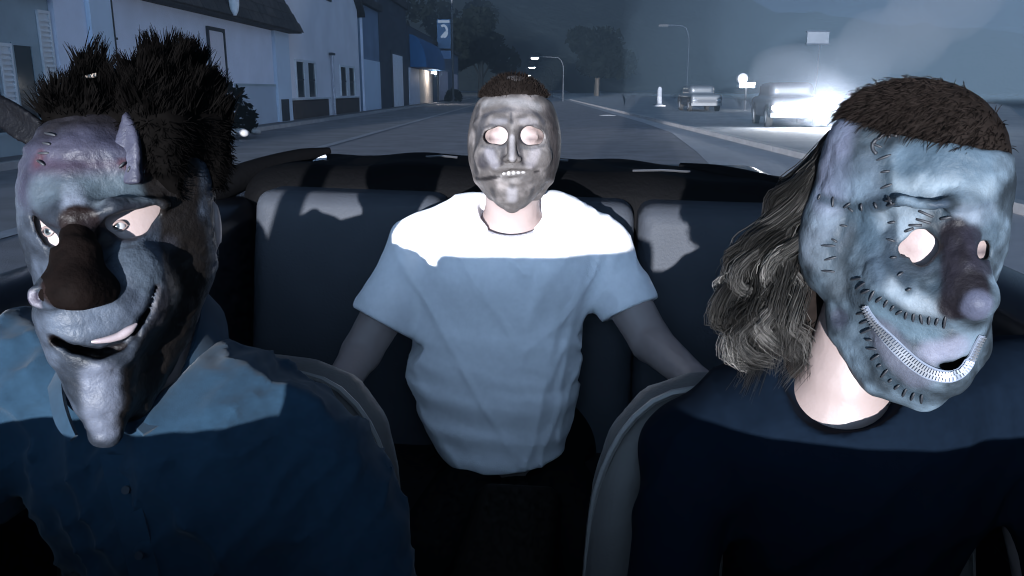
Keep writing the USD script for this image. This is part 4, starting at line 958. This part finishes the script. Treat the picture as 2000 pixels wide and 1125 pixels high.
PM = [(SM((932, 215), (934, 270), (930, 335)), .004, .012, (.028, .027, .03), .85), (SM((1078, 230), (1080, 335)), .012, .026, (.032, .027, .027), .9), (SM((942, 318), (958, 300)), .006, .016, (.018, .017, .022), .85), (SM((945, 230), (938, 260)), .004, .012, (.03, .03, .035), .8),
      (SM((977, 290), (986, 255), (980, 318)), .002, .006, (.02, .018, .02), .9), (SM((1018, 250), (1014, 280), (1020, 318)), .002, .006, (.018, .016, .018), .9), (SM((948, 226), (990, 214), (1050, 224), (1062, 240)), .001, .008, (.03, .03, .036), .8),
      (SM((998, 222), (999, 240)), .0015, .003, (.02, .02, .024), .8), (SM((945, 203), (1010, 200), (1050, 208)), .003, .012, (.17, .165, .17), .6), (SM((962, 240), (985, 236)), .002, .008, (.14, .135, .15), .6), (SM((1020, 236), (1045, 240)), .002, .008, (.15, .14, .15), .6),
      (SM((1000, 388), (1000, 372)), .005, .010, (.17, .16, .17), .8), (SM((962, 372), (982, 408)), .002, .008, (.025, .024, .026), .85), (SM((1040, 372), (1018, 408)), .002, .008, (.025, .024, .026), .85), (SM((1000, 362), (1000, 364)), .002, .008, (.05, .048, .05), .7),
      (SM((1000, 268), (1000, 300)), .003, .005, (.18, .17, .18), .7), (SM((955, 296), (966, 322)), .004, .010, (.17, .16, .18), .6), (SM((1046, 296), (1036, 320)), .004, .012, (.17, .155, .165), .7), (SM((1000, 310),), .003, .006, (.2, .19, .2), .7),
      (SM((930, 349), (950, 349), (966, 346)), .0025, .004, (.008, .007, .008), .95), (SM((966, 347), (974, 345)), .0015, .003, (.012, .010, .011), .9), (SM((1044, 336), (1052, 334)), .001, .003, (.012, .010, .011), .9), (SM((945, 250), (960, 244), (985, 252)), .001, .004, (.025, .024, .028), .7), (SM((1020, 250), (1045, 244), (1062, 254)), .001, .004, (.03, .028, .03), .7), (SM((940, 285), (960, 290), (990, 284)), .001, .004, (.03, .03, .034), .7), (SM((1018, 288), (1040, 291), (1062, 284)), .001, .004, (.03, .03, .034), .7)]
PM = on_surface(solid_M, PM, 1.2)
def paint_M(v):
    n = meshkit.fbm(v * 34, 4, 3); m2 = meshkit.fbm(v * 80, 3, 4)
    c = np.array((.140, .125, .122)) * (np.clip((n - .30) * 2.6, .45, 1.35) * (.8 + .4 * m2))[:, None]
    for q in PM: c = spot(c, v, *q)
    return c
mkM = obj('mask', surfnet(mask_M, (-.13, 1.52, 1.0), (.13, 1.84, 1.33), .0032, full=True), latex2, tM, smooth=True, paint=paint_M, label='grey brown latex face mask with bared teeth')
for i in range(5):
    x = 984 + i * 9.5; tt = trimesh.creation.icosphere(2, .0046); tt.apply_scale((1.0, .6, (.95, 1.15, 1.0, .8, .7)[i])); tt.apply_translation(A(x, 338.5 - .5 * i, 1.593)); obj('tooth', tt, mat('tooth', (.24, .225, .22), .35), mkM, smooth=True)
def cap_M(P):
    d = ell(P, A(1003, 226, 1.71), (.080, .106, .083))
    d = smax(d, -(P[:, 2] - A(1005, 192, 1.62)[2]), .004) + .004 * (meshkit.fbm(P * 70, 3) - .5)
    return d
hm = surfnet(cap_M, (-.13, 1.55, 1.2), (.13, 1.86, 1.44), .0045)
hr = obj('hair', hm, hair_brn, tM, smooth=True)
v, f_, nn = meshkit.arrays(hm, True); pk = rg.integers(0, len(v), 2600); pk = pk[nn[pk, 2] > -.1]
obj('hair_strands', strands(v[pk] - nn[pk] * .002, nn[pk] * .5 + (0, -.5, .35), .009, .0009, rg, spread=.3), hair_brn, hr)
# T-shirt
zs = [A(1000, y, 1.76)[2] for y in (900, 850, 800, 740, 680, 620, 560, 500, 450, 430)]
xl = [A(x, y, 1.76)[0] for x, y in ((880, 900), (852, 850), (824, 800), (808, 740), (800, 680), (800, 620), (806, 560), (806, 500), (850, 450), (880, 430))]
xr = [A(x, y, 1.76)[0] for x, y in ((1085, 900), (1098, 850), (1116, 800), (1124, 740), (1130, 680), (1138, 620), (1150, 560), (1168, 500), (1140, 450), (1110, 430))]
white_knit = mat('white_knit', (.78, .77, .80), .85, .05, 70, .25, 500, sheen=.2, dist=.0015)
ryz = np.array([.150, .152, .150, .145, .138, .130, .120, .105, .08, .07]); cyz = np.array([1.745, 1.745, 1.75, 1.755, 1.765, 1.775, 1.785, 1.79, 1.795, 1.795])
zo = np.argsort(zs); zs_, xl_, xr_, ry_, cy_ = (np.asarray(q)[zo] for q in (zs, xl, xr, ryz, cyz))
HEM = A(1000, 893, 1.60)[2] - .035
def shirt_M(P):
    z = P[:, 2]; l, r, ry, cy = (np.interp(z, zs_, q) for q in (xl_, xr_, ry_, cy_)); rx = (r - l) / 2
    x, y = (P[:, 0] - (l + r) / 2) / rx, (P[:, 1] - cy) / ry
    k = (np.abs(x) ** 2.3 + np.abs(y) ** 2.3 + 1e-9) ** (1 / 2.3)
    d = (k - 1) * np.minimum(rx, ry) * .9
    d = smax(d, z - zs_[-1], .05)
    d = smin(d, chain(P, [shM[0], A(920, 432, 1.785), A(1000, 452, 1.80), A(1078, 430, 1.785), shM[1]], [.062, .062, .07, .062, .062]), .06)
    d = smin(d, cap(P, A(930, 520, 1.735), A(1070, 520, 1.735), .085), .08)
    for (s0, a, b_) in ((shM[0], A(760, 595, 1.738), A(735, 640, 1.72)), (shM[1], A(1208, 565, 1.735), A(1240, 630, 1.70))):
        d = smin(d, chain(P, [s0, a, b_], [.066, .065, .065]), .03)
    # folds: soft pulls across the belly and from the armpits
    w = meshkit.fbm(np.c_[P[:, 0] * 4, P[:, 1] * 4, P[:, 2] * 17 + P[:, 0] * 3], 3, 8) - .5
    low = np.clip((A(1000, 600, 1.7)[2] - z) * 6, 0, 1)
    rd = meshkit.fbm(np.c_[P[:, 0] * 9 + np.abs(P[:, 0] + .01) * 10, P[:, 1] * 6, P[:, 2] * 9 - np.abs(P[:, 0] + .01) * 14], 2, 41)
    d = d - .006 * (1 - np.abs(2 * rd - 1)) ** 4 + .011 * w * (.35 + low) + .002 * low * np.sin(z * 95 + 5 * w + P[:, 0] * 9)
    d = smax(d, HEM - z + .006 * np.sin(P[:, 0] * 14), .006)
    # sleeve hems
    for (a, b_) in ((A(772, 572, 1.748), A(740, 628, 1.725)), (A(1200, 550, 1.74), A(1226, 608, 1.715))):
        dr = (b_ - a) / np.linalg.norm(b_ - a); near = np.linalg.norm(P - b_, axis=1) - .12
        d = np.where(near < 0, smax(d, (P - b_) @ dr, .005), d)
    d = smax(d, -chain(P, [A(1000, 340, 1.70), A(1000, 405, 1.735), A(998, 436, 1.70)], [.075, .072, .050]), .006)
    return d
tsM = obj('t_shirt', surfnet(shirt_M, (-.46, 1.50, .5), (.42, 2.0, 1.2), .0062), white_knit, tM, smooth=True)
ring = [A(918, 396, 1.78), A(922, 415, 1.745), A(945, 438, 1.715), A(978, 452, 1.70), A(1010, 453, 1.70), A(1045, 437, 1.715), A(1068, 412, 1.745), A(1072, 392, 1.78)]
rb = [hit(shirt_M, *p) for p in ((930, 392), (931, 412), (950, 431), (980, 442), (1008, 443), (1040, 430), (1059, 410), (1061, 390))]
cc = A(999, 424, 1.752)
obj('collar', tube([cc + (.080 * math.cos(a), -.078 * math.sin(a), -.036 * math.sin(a)) for a in np.linspace(-.5, math.pi + .5, 40)], .0105, 10), mat('ribbed_knit', (.40, .39, .43), .9, .12, 200, .5, 300, spec=.1), tsM, smooth=True)
obj('trousers', surfnet(lambda P: np.minimum(np.minimum(limb(P, seat_legs(-.03, 1.70, .395, -1)), limb(P, seat_legs(-.03, 1.70, .395, 1))), ell(P, (-.03, 1.82, .47), (.18, .15, .14))) - .020, (-.4, .9, .2), (.34, 2.0, .8), .014), trous, tM, smooth=True)

# ---------------------------------------------------------------- the long haired person at right
tP = thing('person', 'long haired person in dark top and stitched pale blue mask with zip mouth', 'person', (.45, 1.1, .2))
fP = frame((.46, -.88, -.10))
hP = A(1772, 415, .95)
def head_P(P):
    d = ell(P, hP, (.076, .098, .120), fP)
    return smin(d, cap(P, A(1795, 520, .925), A(1815, 640, .89), .052, .038), .05)
neckP = [A(1700, 590, .96), A(1650, 740, .955), A(1632, 830, .975)]
shP = (A(1345, 880, 1.0), A(1985, 760, .99))
HP = []
for s, sh_, el, wr, kn in ((-1, shP[0], np.array([.17, .82, .56]), np.array([.26, .62, .52]), np.array([.30, .54, .53])), (1, shP[1], np.array([.66, .84, .56]), np.array([.52, .60, .52]), np.array([.48, .52, .53]))):
    HP += [([sh_, el], [.048, .038]), ([el, wr], [.038, .025])]; HP += hand(wr, kn, (0, .1, 1), s, .3, .92)
def body_P(P):
    d = smin(head_P(P), chain(P, neckP, [.05, .052, .075]), .03)
    d = smin(d, smin(cap(P, A(1640, 900, 1.02), (.40, 1.02, .45), .115, .13), chain(P, [shP[0], A(1640, 840, 1.02), shP[1]], [.05, .05, .05]), .08), .05)
    d = smin(d, limb(P, HP), .02)
    for s in (-1, 1): d = smin(d, limb(P, seat_legs(.37, .95, .5, s)), .05)
    return d
obj('body', surfnet(body_P, (-.1, .1, .1), (.95, 1.25, 1.5), .0085), skin, tP, smooth=True, paint=skin_paint(SKIN * .62, [(hits(head_P, [(1770, 486), (1788, 494), (1806, 494), (1822, 484)]), .0006, .003, (.16, .11, .105), .8), (hits(head_P, [(1770, 470), (1795, 462), (1820, 468)]), .001, .006, (.2, .14, .14), .6), (hits(head_P, [(1916, 492), (1924, 492)]), .003, .004, (.05, .04, .045), .9)]))  # painted lash line and lid fold shade, darker spot in the right eye
def cut_P(P):
    a, b_ = A(1622, 232, .86), A(1900, 290, .80); c = A(1760, 248, 1.0)
    n = np.cross(b_ - a, c - a); n /= np.linalg.norm(n); n = n if n[2] > 0 else -n
    return (P - a) @ n

def solid_P(P):
    d = head_P(P) - .012
    d = smin(d, ell(P, A(1690, 320, .955), (.048, .05, .07)), .03)
    d = smin(d, ell(P, A(1868, 330, .905), (.045, .05, .055)), .03)
    d = smax(d, cut_P(P), .006)
    d = smin(d, ell(P, A(1612, 475, .96), (.030, .045, .060)), .025)                                             # ear lobe of the mask
    d = smin(d, chain(P, [A(1650, 545, .935), A(1668, 640, .915), A(1722, 728, .88), A(1800, 772, .858)], [.026, .030, .028, .018]), .02)
    d = smin(d, cap(P, A(1752, 570, .88), A(1840, 615, .855), .046, .046), .03)
    d = smin(d, chain(P, [A(1762, 680, .872), A(1828, 712, .852), A(1880, 682, .862)], [.040, .038, .026]), .022)
    d = smin(d, chain(P, [A(1700, 405, .89), A(1760, 392, .852), A(1835, 400, .832), A(1895, 392, .845), A(1935, 410, .885)], [.004, .007, .006, .008, .004]), .020)   # brow
    d = smin(d, chain(P, [A(1725, 540, .865), A(1785, 578, .838), A(1835, 592, .826)], [.013, .016, .014]), .018)     # cheek
    d = smin(d, chain(P, [A(1868, 445, .852), A(1882, 520, .832), A(1890, 572, .818)], [.015, .025, .028]), .016)   # nose
    d = smin(d, ell(P, A(1905, 588, .803), (.0215, .022, .022)), .006)
    d = smin(d, ell(P, A(1856, 604, .822), (.013, .013, .012)), .010)
    d = smin(d, chain(P, [A(1738, 470, .872), A(1752, 520, .86), A(1796, 538, .845), A(1842, 520, .838)], [.004, .005, .005, .004]), .010)  # eye rim
    d = smax(d, -through(P, [(1838, 716), (1864, 718), (1888, 698)], [4, 12, 4], .7, .85), .003)
    d = smax(d, -ell(P, A(1640, 622, .89), (.010, .02, .008)), .006)
    return d
def eye_cut_P(P):
    return np.minimum(through(P, [(1770, 486), (1798, 474), (1812, 480), (1798, 498)], [16, 27, 23, 22], .7, 1.0), through(P, [(1921, 480), (1920, 496)], [11, 12], .7, .93))
seamsP = {'cheek': [(1672, 545), (1690, 570), (1725, 590), (1765, 615), (1812, 626), (1845, 630)], 'jaw': [(1682, 612), (1695, 660), (1712, 705), (1740, 745), (1775, 772), (1800, 780)],
          'brow': [(1600, 385), (1640, 398), (1680, 405), (1738, 392)], 'fore': [(1735, 265), (1712, 285), (1728, 312), (1730, 352), (1735, 392)], 'eye': [(1740, 400), (1742, 440), (1740, 480), (1752, 520), (1775, 566)],
          'side': [(1662, 410), (1640, 455), (1630, 470)], 'ear': [(1618, 480), (1622, 505), (1618, 530)], 'mid': [(1825, 400), (1845, 420), (1850, 440)], 'under': [(1830, 500), (1842, 520), (1826, 560)]}
SEAM = {k: hits(solid_P, spline(np.c_[np.array(q, float), np.zeros(len(q))], 9)[:, :2]) for k, q in seamsP.items()}

def mask_P(P):
    cr = meshkit.fbm(P * np.array([30, 30, 26]), 3, 17)
    d = solid_P(P) + .0014 * (meshkit.fbm(P * 60, 3, 5) - .5) + .0022 * (1 - np.abs(2 * cr - 1)) ** 8
    for q in SEAM.values(): d = d + .0018 * np.exp(-(dpoly(P, q) / .003) ** 2)
    d = smax(d, -(head_P(P) - .0025), .003)
    return smax(d, -eye_cut_P(P), .003)
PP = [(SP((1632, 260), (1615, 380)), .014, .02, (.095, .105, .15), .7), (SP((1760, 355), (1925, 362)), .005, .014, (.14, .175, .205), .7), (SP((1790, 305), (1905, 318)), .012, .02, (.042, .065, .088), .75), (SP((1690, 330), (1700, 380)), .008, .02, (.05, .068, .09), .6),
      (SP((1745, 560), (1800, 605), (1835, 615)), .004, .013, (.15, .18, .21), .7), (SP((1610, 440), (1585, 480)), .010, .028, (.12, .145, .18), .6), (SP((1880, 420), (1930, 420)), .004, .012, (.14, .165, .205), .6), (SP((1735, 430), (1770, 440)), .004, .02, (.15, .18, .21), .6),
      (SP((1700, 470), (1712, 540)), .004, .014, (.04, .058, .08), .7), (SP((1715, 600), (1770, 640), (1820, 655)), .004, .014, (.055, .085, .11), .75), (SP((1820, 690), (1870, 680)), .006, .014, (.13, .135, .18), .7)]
PP += [(q, .0012, .009, (.018, .028, .038), .85) for q in SEAM.values()]  # dark bands paint the shade along the sewn seams
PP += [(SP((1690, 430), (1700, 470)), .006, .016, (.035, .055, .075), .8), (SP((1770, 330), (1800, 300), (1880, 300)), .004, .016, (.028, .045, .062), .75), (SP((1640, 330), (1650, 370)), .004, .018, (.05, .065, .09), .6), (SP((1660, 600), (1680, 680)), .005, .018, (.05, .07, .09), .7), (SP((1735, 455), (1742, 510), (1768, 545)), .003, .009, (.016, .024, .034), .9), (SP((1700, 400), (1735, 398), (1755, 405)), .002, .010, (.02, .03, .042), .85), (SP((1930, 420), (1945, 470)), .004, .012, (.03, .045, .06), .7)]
PP += [(SP((1866, 455), (1878, 500), (1880, 560), (1862, 600)), .013, .008, (.006, .005, .007), 1), (SP((1905, 460), (1925, 515), (1905, 535)), .008, .010, (.012, .011, .017), .9), (SP((1850, 480), (1852, 560)), .006, .008, (.010, .009, .013), .9), (SP((1900, 555),), .014, .008, (.007, .006, .008), 1), (SP((1912, 592), (1905, 606)), .010, .008, (.042, .046, .07), .95),  # nose shade painted dark, its ball tip left paler as if lit
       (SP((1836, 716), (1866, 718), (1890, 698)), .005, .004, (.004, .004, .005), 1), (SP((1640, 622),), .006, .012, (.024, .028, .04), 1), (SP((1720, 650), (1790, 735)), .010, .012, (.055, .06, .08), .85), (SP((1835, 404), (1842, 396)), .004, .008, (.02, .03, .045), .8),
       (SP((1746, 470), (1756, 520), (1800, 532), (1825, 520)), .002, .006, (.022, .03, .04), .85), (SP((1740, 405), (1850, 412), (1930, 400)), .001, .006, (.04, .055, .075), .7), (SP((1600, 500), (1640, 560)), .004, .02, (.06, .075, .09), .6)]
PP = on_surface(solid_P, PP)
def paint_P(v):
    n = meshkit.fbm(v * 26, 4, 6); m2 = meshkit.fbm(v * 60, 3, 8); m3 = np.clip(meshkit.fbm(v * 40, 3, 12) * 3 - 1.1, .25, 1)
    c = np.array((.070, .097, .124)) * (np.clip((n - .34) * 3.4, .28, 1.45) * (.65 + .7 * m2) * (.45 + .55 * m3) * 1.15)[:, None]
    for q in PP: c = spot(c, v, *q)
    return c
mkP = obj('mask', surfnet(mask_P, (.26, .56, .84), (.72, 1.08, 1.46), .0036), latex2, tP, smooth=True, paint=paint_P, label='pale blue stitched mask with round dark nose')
for k, (nm, n_, hf) in enumerate((('cheek', 14, 8), ('jaw', 13, 7), ('brow', 6, 8), ('fore', 6, 9), ('side', 3, 9), ('ear', 3, 12), ('eye', 6, 6))):
    stitches(solid_P, seamsP[nm], n_, hf, .0013, thread, mkP, seed=k)
for k, ((x0, y0), (x1, y1)) in enumerate((((1795, 412), (1822, 424)), ((1790, 428), (1818, 436)), ((1776, 440), (1800, 440)), ((1768, 452), (1784, 446)), ((1838, 428), (1858, 424)))):
    p = hits(solid_P, [(x0, y0), ((x0 + x1) / 2, (y0 + y1) / 2), (x1, y1)]); p[1] += (CAM - p[1]) * .002; obj('stitch', tube(spline(p, 6), .0015, 6), thread, mkP, smooth=True)
for pts in ([(1715, 272), (1728, 262), (1742, 262), (1752, 266)], [(1712, 300), (1704, 286), (1712, 272)]):
    obj('scar', tube(spline(hits(solid_P, pts), 10), .0018, 6), thread, mkP, smooth=True)
# zip mouth: two rows of metal teeth on a tape
zl = spline(np.c_[np.array([(1690, 598), (1705, 625), (1730, 655), (1762, 688), (1795, 716), (1825, 731), (1855, 736), (1880, 725), (1896, 700), (1906, 676), (1918, 655)], float), np.zeros(11)], 58)[:, :2]
zp = hits(solid_P, zl)
for it in range(3): zp[1:-1] = (zp[:-2] + 2 * zp[1:-1] + zp[2:]) / 4
ztan = np.gradient(zp, axis=0); ztan /= np.linalg.norm(ztan, axis=1, keepdims=True)
zn = np.array([nrm(solid_P, p, .008) for p in zp]); zs2 = np.cross(ztan, zn); zs2 /= np.linalg.norm(zs2, axis=1, keepdims=True)
wid = np.interp(np.linspace(0, 1, len(zp)), [0, .25, .55, .75, 1], [.0028, .0046, .0050, .0036, .0032])
obj('zip_tape', ruled(zp + zn * .0006 - zs2 * (wid * 1.5)[:, None], zp + zn * .0006 + zs2 * (wid * 1.5)[:, None], .0018, 58), mat('zip_tape', (.10, .12, .16), .8, .2, 60), mkP, smooth=50)
steel = mat('zip_metal', (.36, .38, .42), .32, .1, 40, metal=.8)
tz = []
for i in range(0, len(zp) - 1):
    for s in (-1, 1):
        m = trimesh.creation.box(extents=(wid[i] * 1.25, .0017, .0026))
        c = (zp[i] + zp[i + 1]) / 2 if s > 0 else zp[i]
        T = np.eye(4); T[:3, 0], T[:3, 1], T[:3, 2] = zs2[i], ztan[i], zn[i]; T[:3, 3] = c + zn[i] * .0026 + zs2[i] * wid[i] * .5 * s; m.apply_transform(T); tz.append(m)
obj('zip_teeth', join(tz), steel, mkP)
# hair: a dark crown above the mask edge and long waves down the left
def crown_P(P):
    d = ell(P, A(1785, 310, .955), (.086, .10, .088), fP)
    d = smin(d, ell(P, A(1750, 232, .965), (.045, .06, .028)), .03)
    d = smax(d, -(cut_P(P) + .005), .003) + .005 * (meshkit.fbm(P * 55, 3) - .5)
    return d
hm = surfnet(crown_P, (.24, .78, 1.22), (.66, 1.12, 1.46), .0045)
hr = obj('hair', hm, hair_brn, tP, smooth=True)
v, f_, nn = meshkit.arrays(hm, True); pk = rg.integers(0, len(v), 11000); pk = pk[nn[pk, 2] > -.2]
obj('hair_strands', strands(v[pk] - nn[pk] * .001, nn[pk] * .12 + fP[0] * 1.0 + (0, 0, -.05), .015, .0005, rg, spread=.3, grav=.3), hair_brn, hr)
wavy = mat('wavy_hair', (.1, .1, .1), .45, .15, 60, spec=.35, paint=True)
lk = []
def wave_hair(n, rng):
    out_v, out_f, base, out_c = [], [], 0, []
    nseg = 26
    for i in range(n):
        cl = rng.integers(0, 54); cr = np.random.default_rng(500 + cl)
        s = cr.uniform(0, 1); depth = cr.uniform(-.03, .07)
        k0 = A(1622 - 22 * s, 270 + 60 * s, 1.0 + depth * .5); k1 = A(1575 - 60 * s + 14 * cr.normal(), 400 + 20 * s, 1.01 + depth * .7); k2 = A(1548 - 115 * s + 10 * cr.normal(), 520, 1.0 + depth)
        k3 = A(1556 - 130 * s + 12 * cr.normal(), 630, .98 + depth); endy = cr.uniform(680, 755); k4 = A(1560 - 85 * s + 16 * cr.normal(), endy, .965 + depth)
        p = spline([k0, k1, k2, k3, k4], nseg); t = np.linspace(0, 1, nseg)
        ph, am, fr = cr.uniform(0, 6.28), cr.uniform(.011, .024), cr.uniform(15, 25)
        j = rng.normal(size=3) * np.array([.0042, .005, .004])
        p = p + np.c_[am * np.sin(t * fr + ph), am * np.cos(t * fr * .93 + ph), .3 * am * np.sin(t * fr * 1.7)] * (t ** .7)[:, None] + j * (.4 + .9 * t)[:, None] + rng.normal(size=3) * .0012 + np.cumsum(rng.normal(size=(nseg, 3)) * .0005, 0)
        L = rng.uniform(.82, 1.0); p = np.array([np.interp(t * L, t, p[:, q]) for q in range(3)]).T
        r = rng.uniform(.0003, .0008) * np.interp(t, [0, .1, .8, 1], [.7, 1, .9, .25])
        d = np.gradient(p, axis=0); d /= np.linalg.norm(d, axis=1, keepdims=True); a = np.cross(d, (0, 1, .1)); a /= np.linalg.norm(a, axis=1, keepdims=True); b_ = np.cross(d, a)
        V = np.stack([p + r[:, None] * (math.cos(k * 2.094) * a + math.sin(k * 2.094) * b_) for k in range(3)], 1).reshape(-1, 3)
        ii = np.arange(nseg - 1)[:, None] * 3
        for k in range(3): q = (k + 1) % 3; out_f += [base + ii + [k, q, q + 3], base + ii + [k, q + 3, k + 3]]
        out_v.append(V); base += len(V)
        tone = cr.choice([.006, .012, .026, .065]) * rng.choice([.5, 1.0, 1.0, 2.2]) * np.interp(t, [0, .5, 1], [.8, 1.0, 1.3])  # paler clumps paint hair highlights into the strand colour
        out_c.append(np.repeat(tone[:, None] * np.array((1.0, .95, .89)), 3, 0))
    return trimesh.Trimesh(np.vstack(out_v), np.vstack(out_f), process=False), np.vstack(out_c)
def back_hair(P):
    d = chain(P, [A(1645, 300, 1.0), A(1612, 420, 1.03), A(1560, 540, 1.035), A(1530, 640, 1.02), A(1535, 700, 1.0)], [.03, .045, .055, .05, .035])
    return d + .012 * (meshkit.fbm(P * np.array([50, 50, 14]), 3) - .5)
obj('long_hair_mass', surfnet(back_hair, (.18, .9, .85), (.46, 1.12, 1.42), .006), hair_brn, hr, smooth=True)
lh, lc_ = wave_hair(6200, np.random.default_rng(5))
obj('long_hair', lh, wavy, hr, paint=lambda v: lc_)
# top
top_m = mat('dark_blue_knit', (.0026, .0056, .0112), .9, spec=.03, var=.12, scale=80, bump=.25, bscale=600, dist=.001) if True else mat('dark_blue_knit', (.006, .0145, .034), .85, .12, 80, .25, 600, dist=.001)
def top_P(P):
    d = smin(cap(P, (.41, 1.0, .88), (.40, .98, .5), .128, .145), cap(P, (.33, 1.0, .85), (.50, 1.0, .85), .11), .08)
    d = smin(d, chain(P, [shP[0], A(1480, 850, 1.0), A(1640, 850, 1.03), A(1820, 810, 1.0), shP[1]], [.058, .060, .07, .062, .062]), .06)
    d = smin(d, chain(P, [shP[0], (.165, .86, .70), (.17, .81, .57), (.25, .64, .525)], [.056, .05, .045, .036]), .03); d = smin(d, chain(P, [shP[1], (.67, .87, .70), (.66, .83, .57), (.53, .62, .525)], [.06, .052, .045, .036]), .03)
    w = meshkit.fbm(np.c_[P[:, 0] * 12 - P[:, 2] * 6, P[:, 1] * 8, P[:, 2] * 8], 3, 14) - .5
    rd = meshkit.fbm(np.c_[P[:, 0] * 13 - P[:, 2] * 6, P[:, 1] * 7, P[:, 2] * 6 + 9], 2, 31)
    d = d + .010 * w - .009 * (1 - np.abs(2 * rd - 1)) ** 4
    d = smax(d, -chain(P, [A(1690, 640, .93), A(1650, 720, .92), A(1630, 752, .90)], [.07, .072, .055]), .008)
    return d
tpP = obj('top', surfnet(top_P, (-.02, .62, .42), (.9, 1.25, 1.12), .0065), top_m, tP, smooth=True)
obj('trousers', surfnet(lambda P: np.minimum(np.minimum(limb(P, seat_legs(.37, .95, .5, -1)), limb(P, seat_legs(.37, .95, .5, 1))), ell(P, (.38, 1.0, .52), (.16, .14, .12))) - .012, (0, .1, .2), (.75, 1.2, .7), .014), trous, tP, smooth=True)
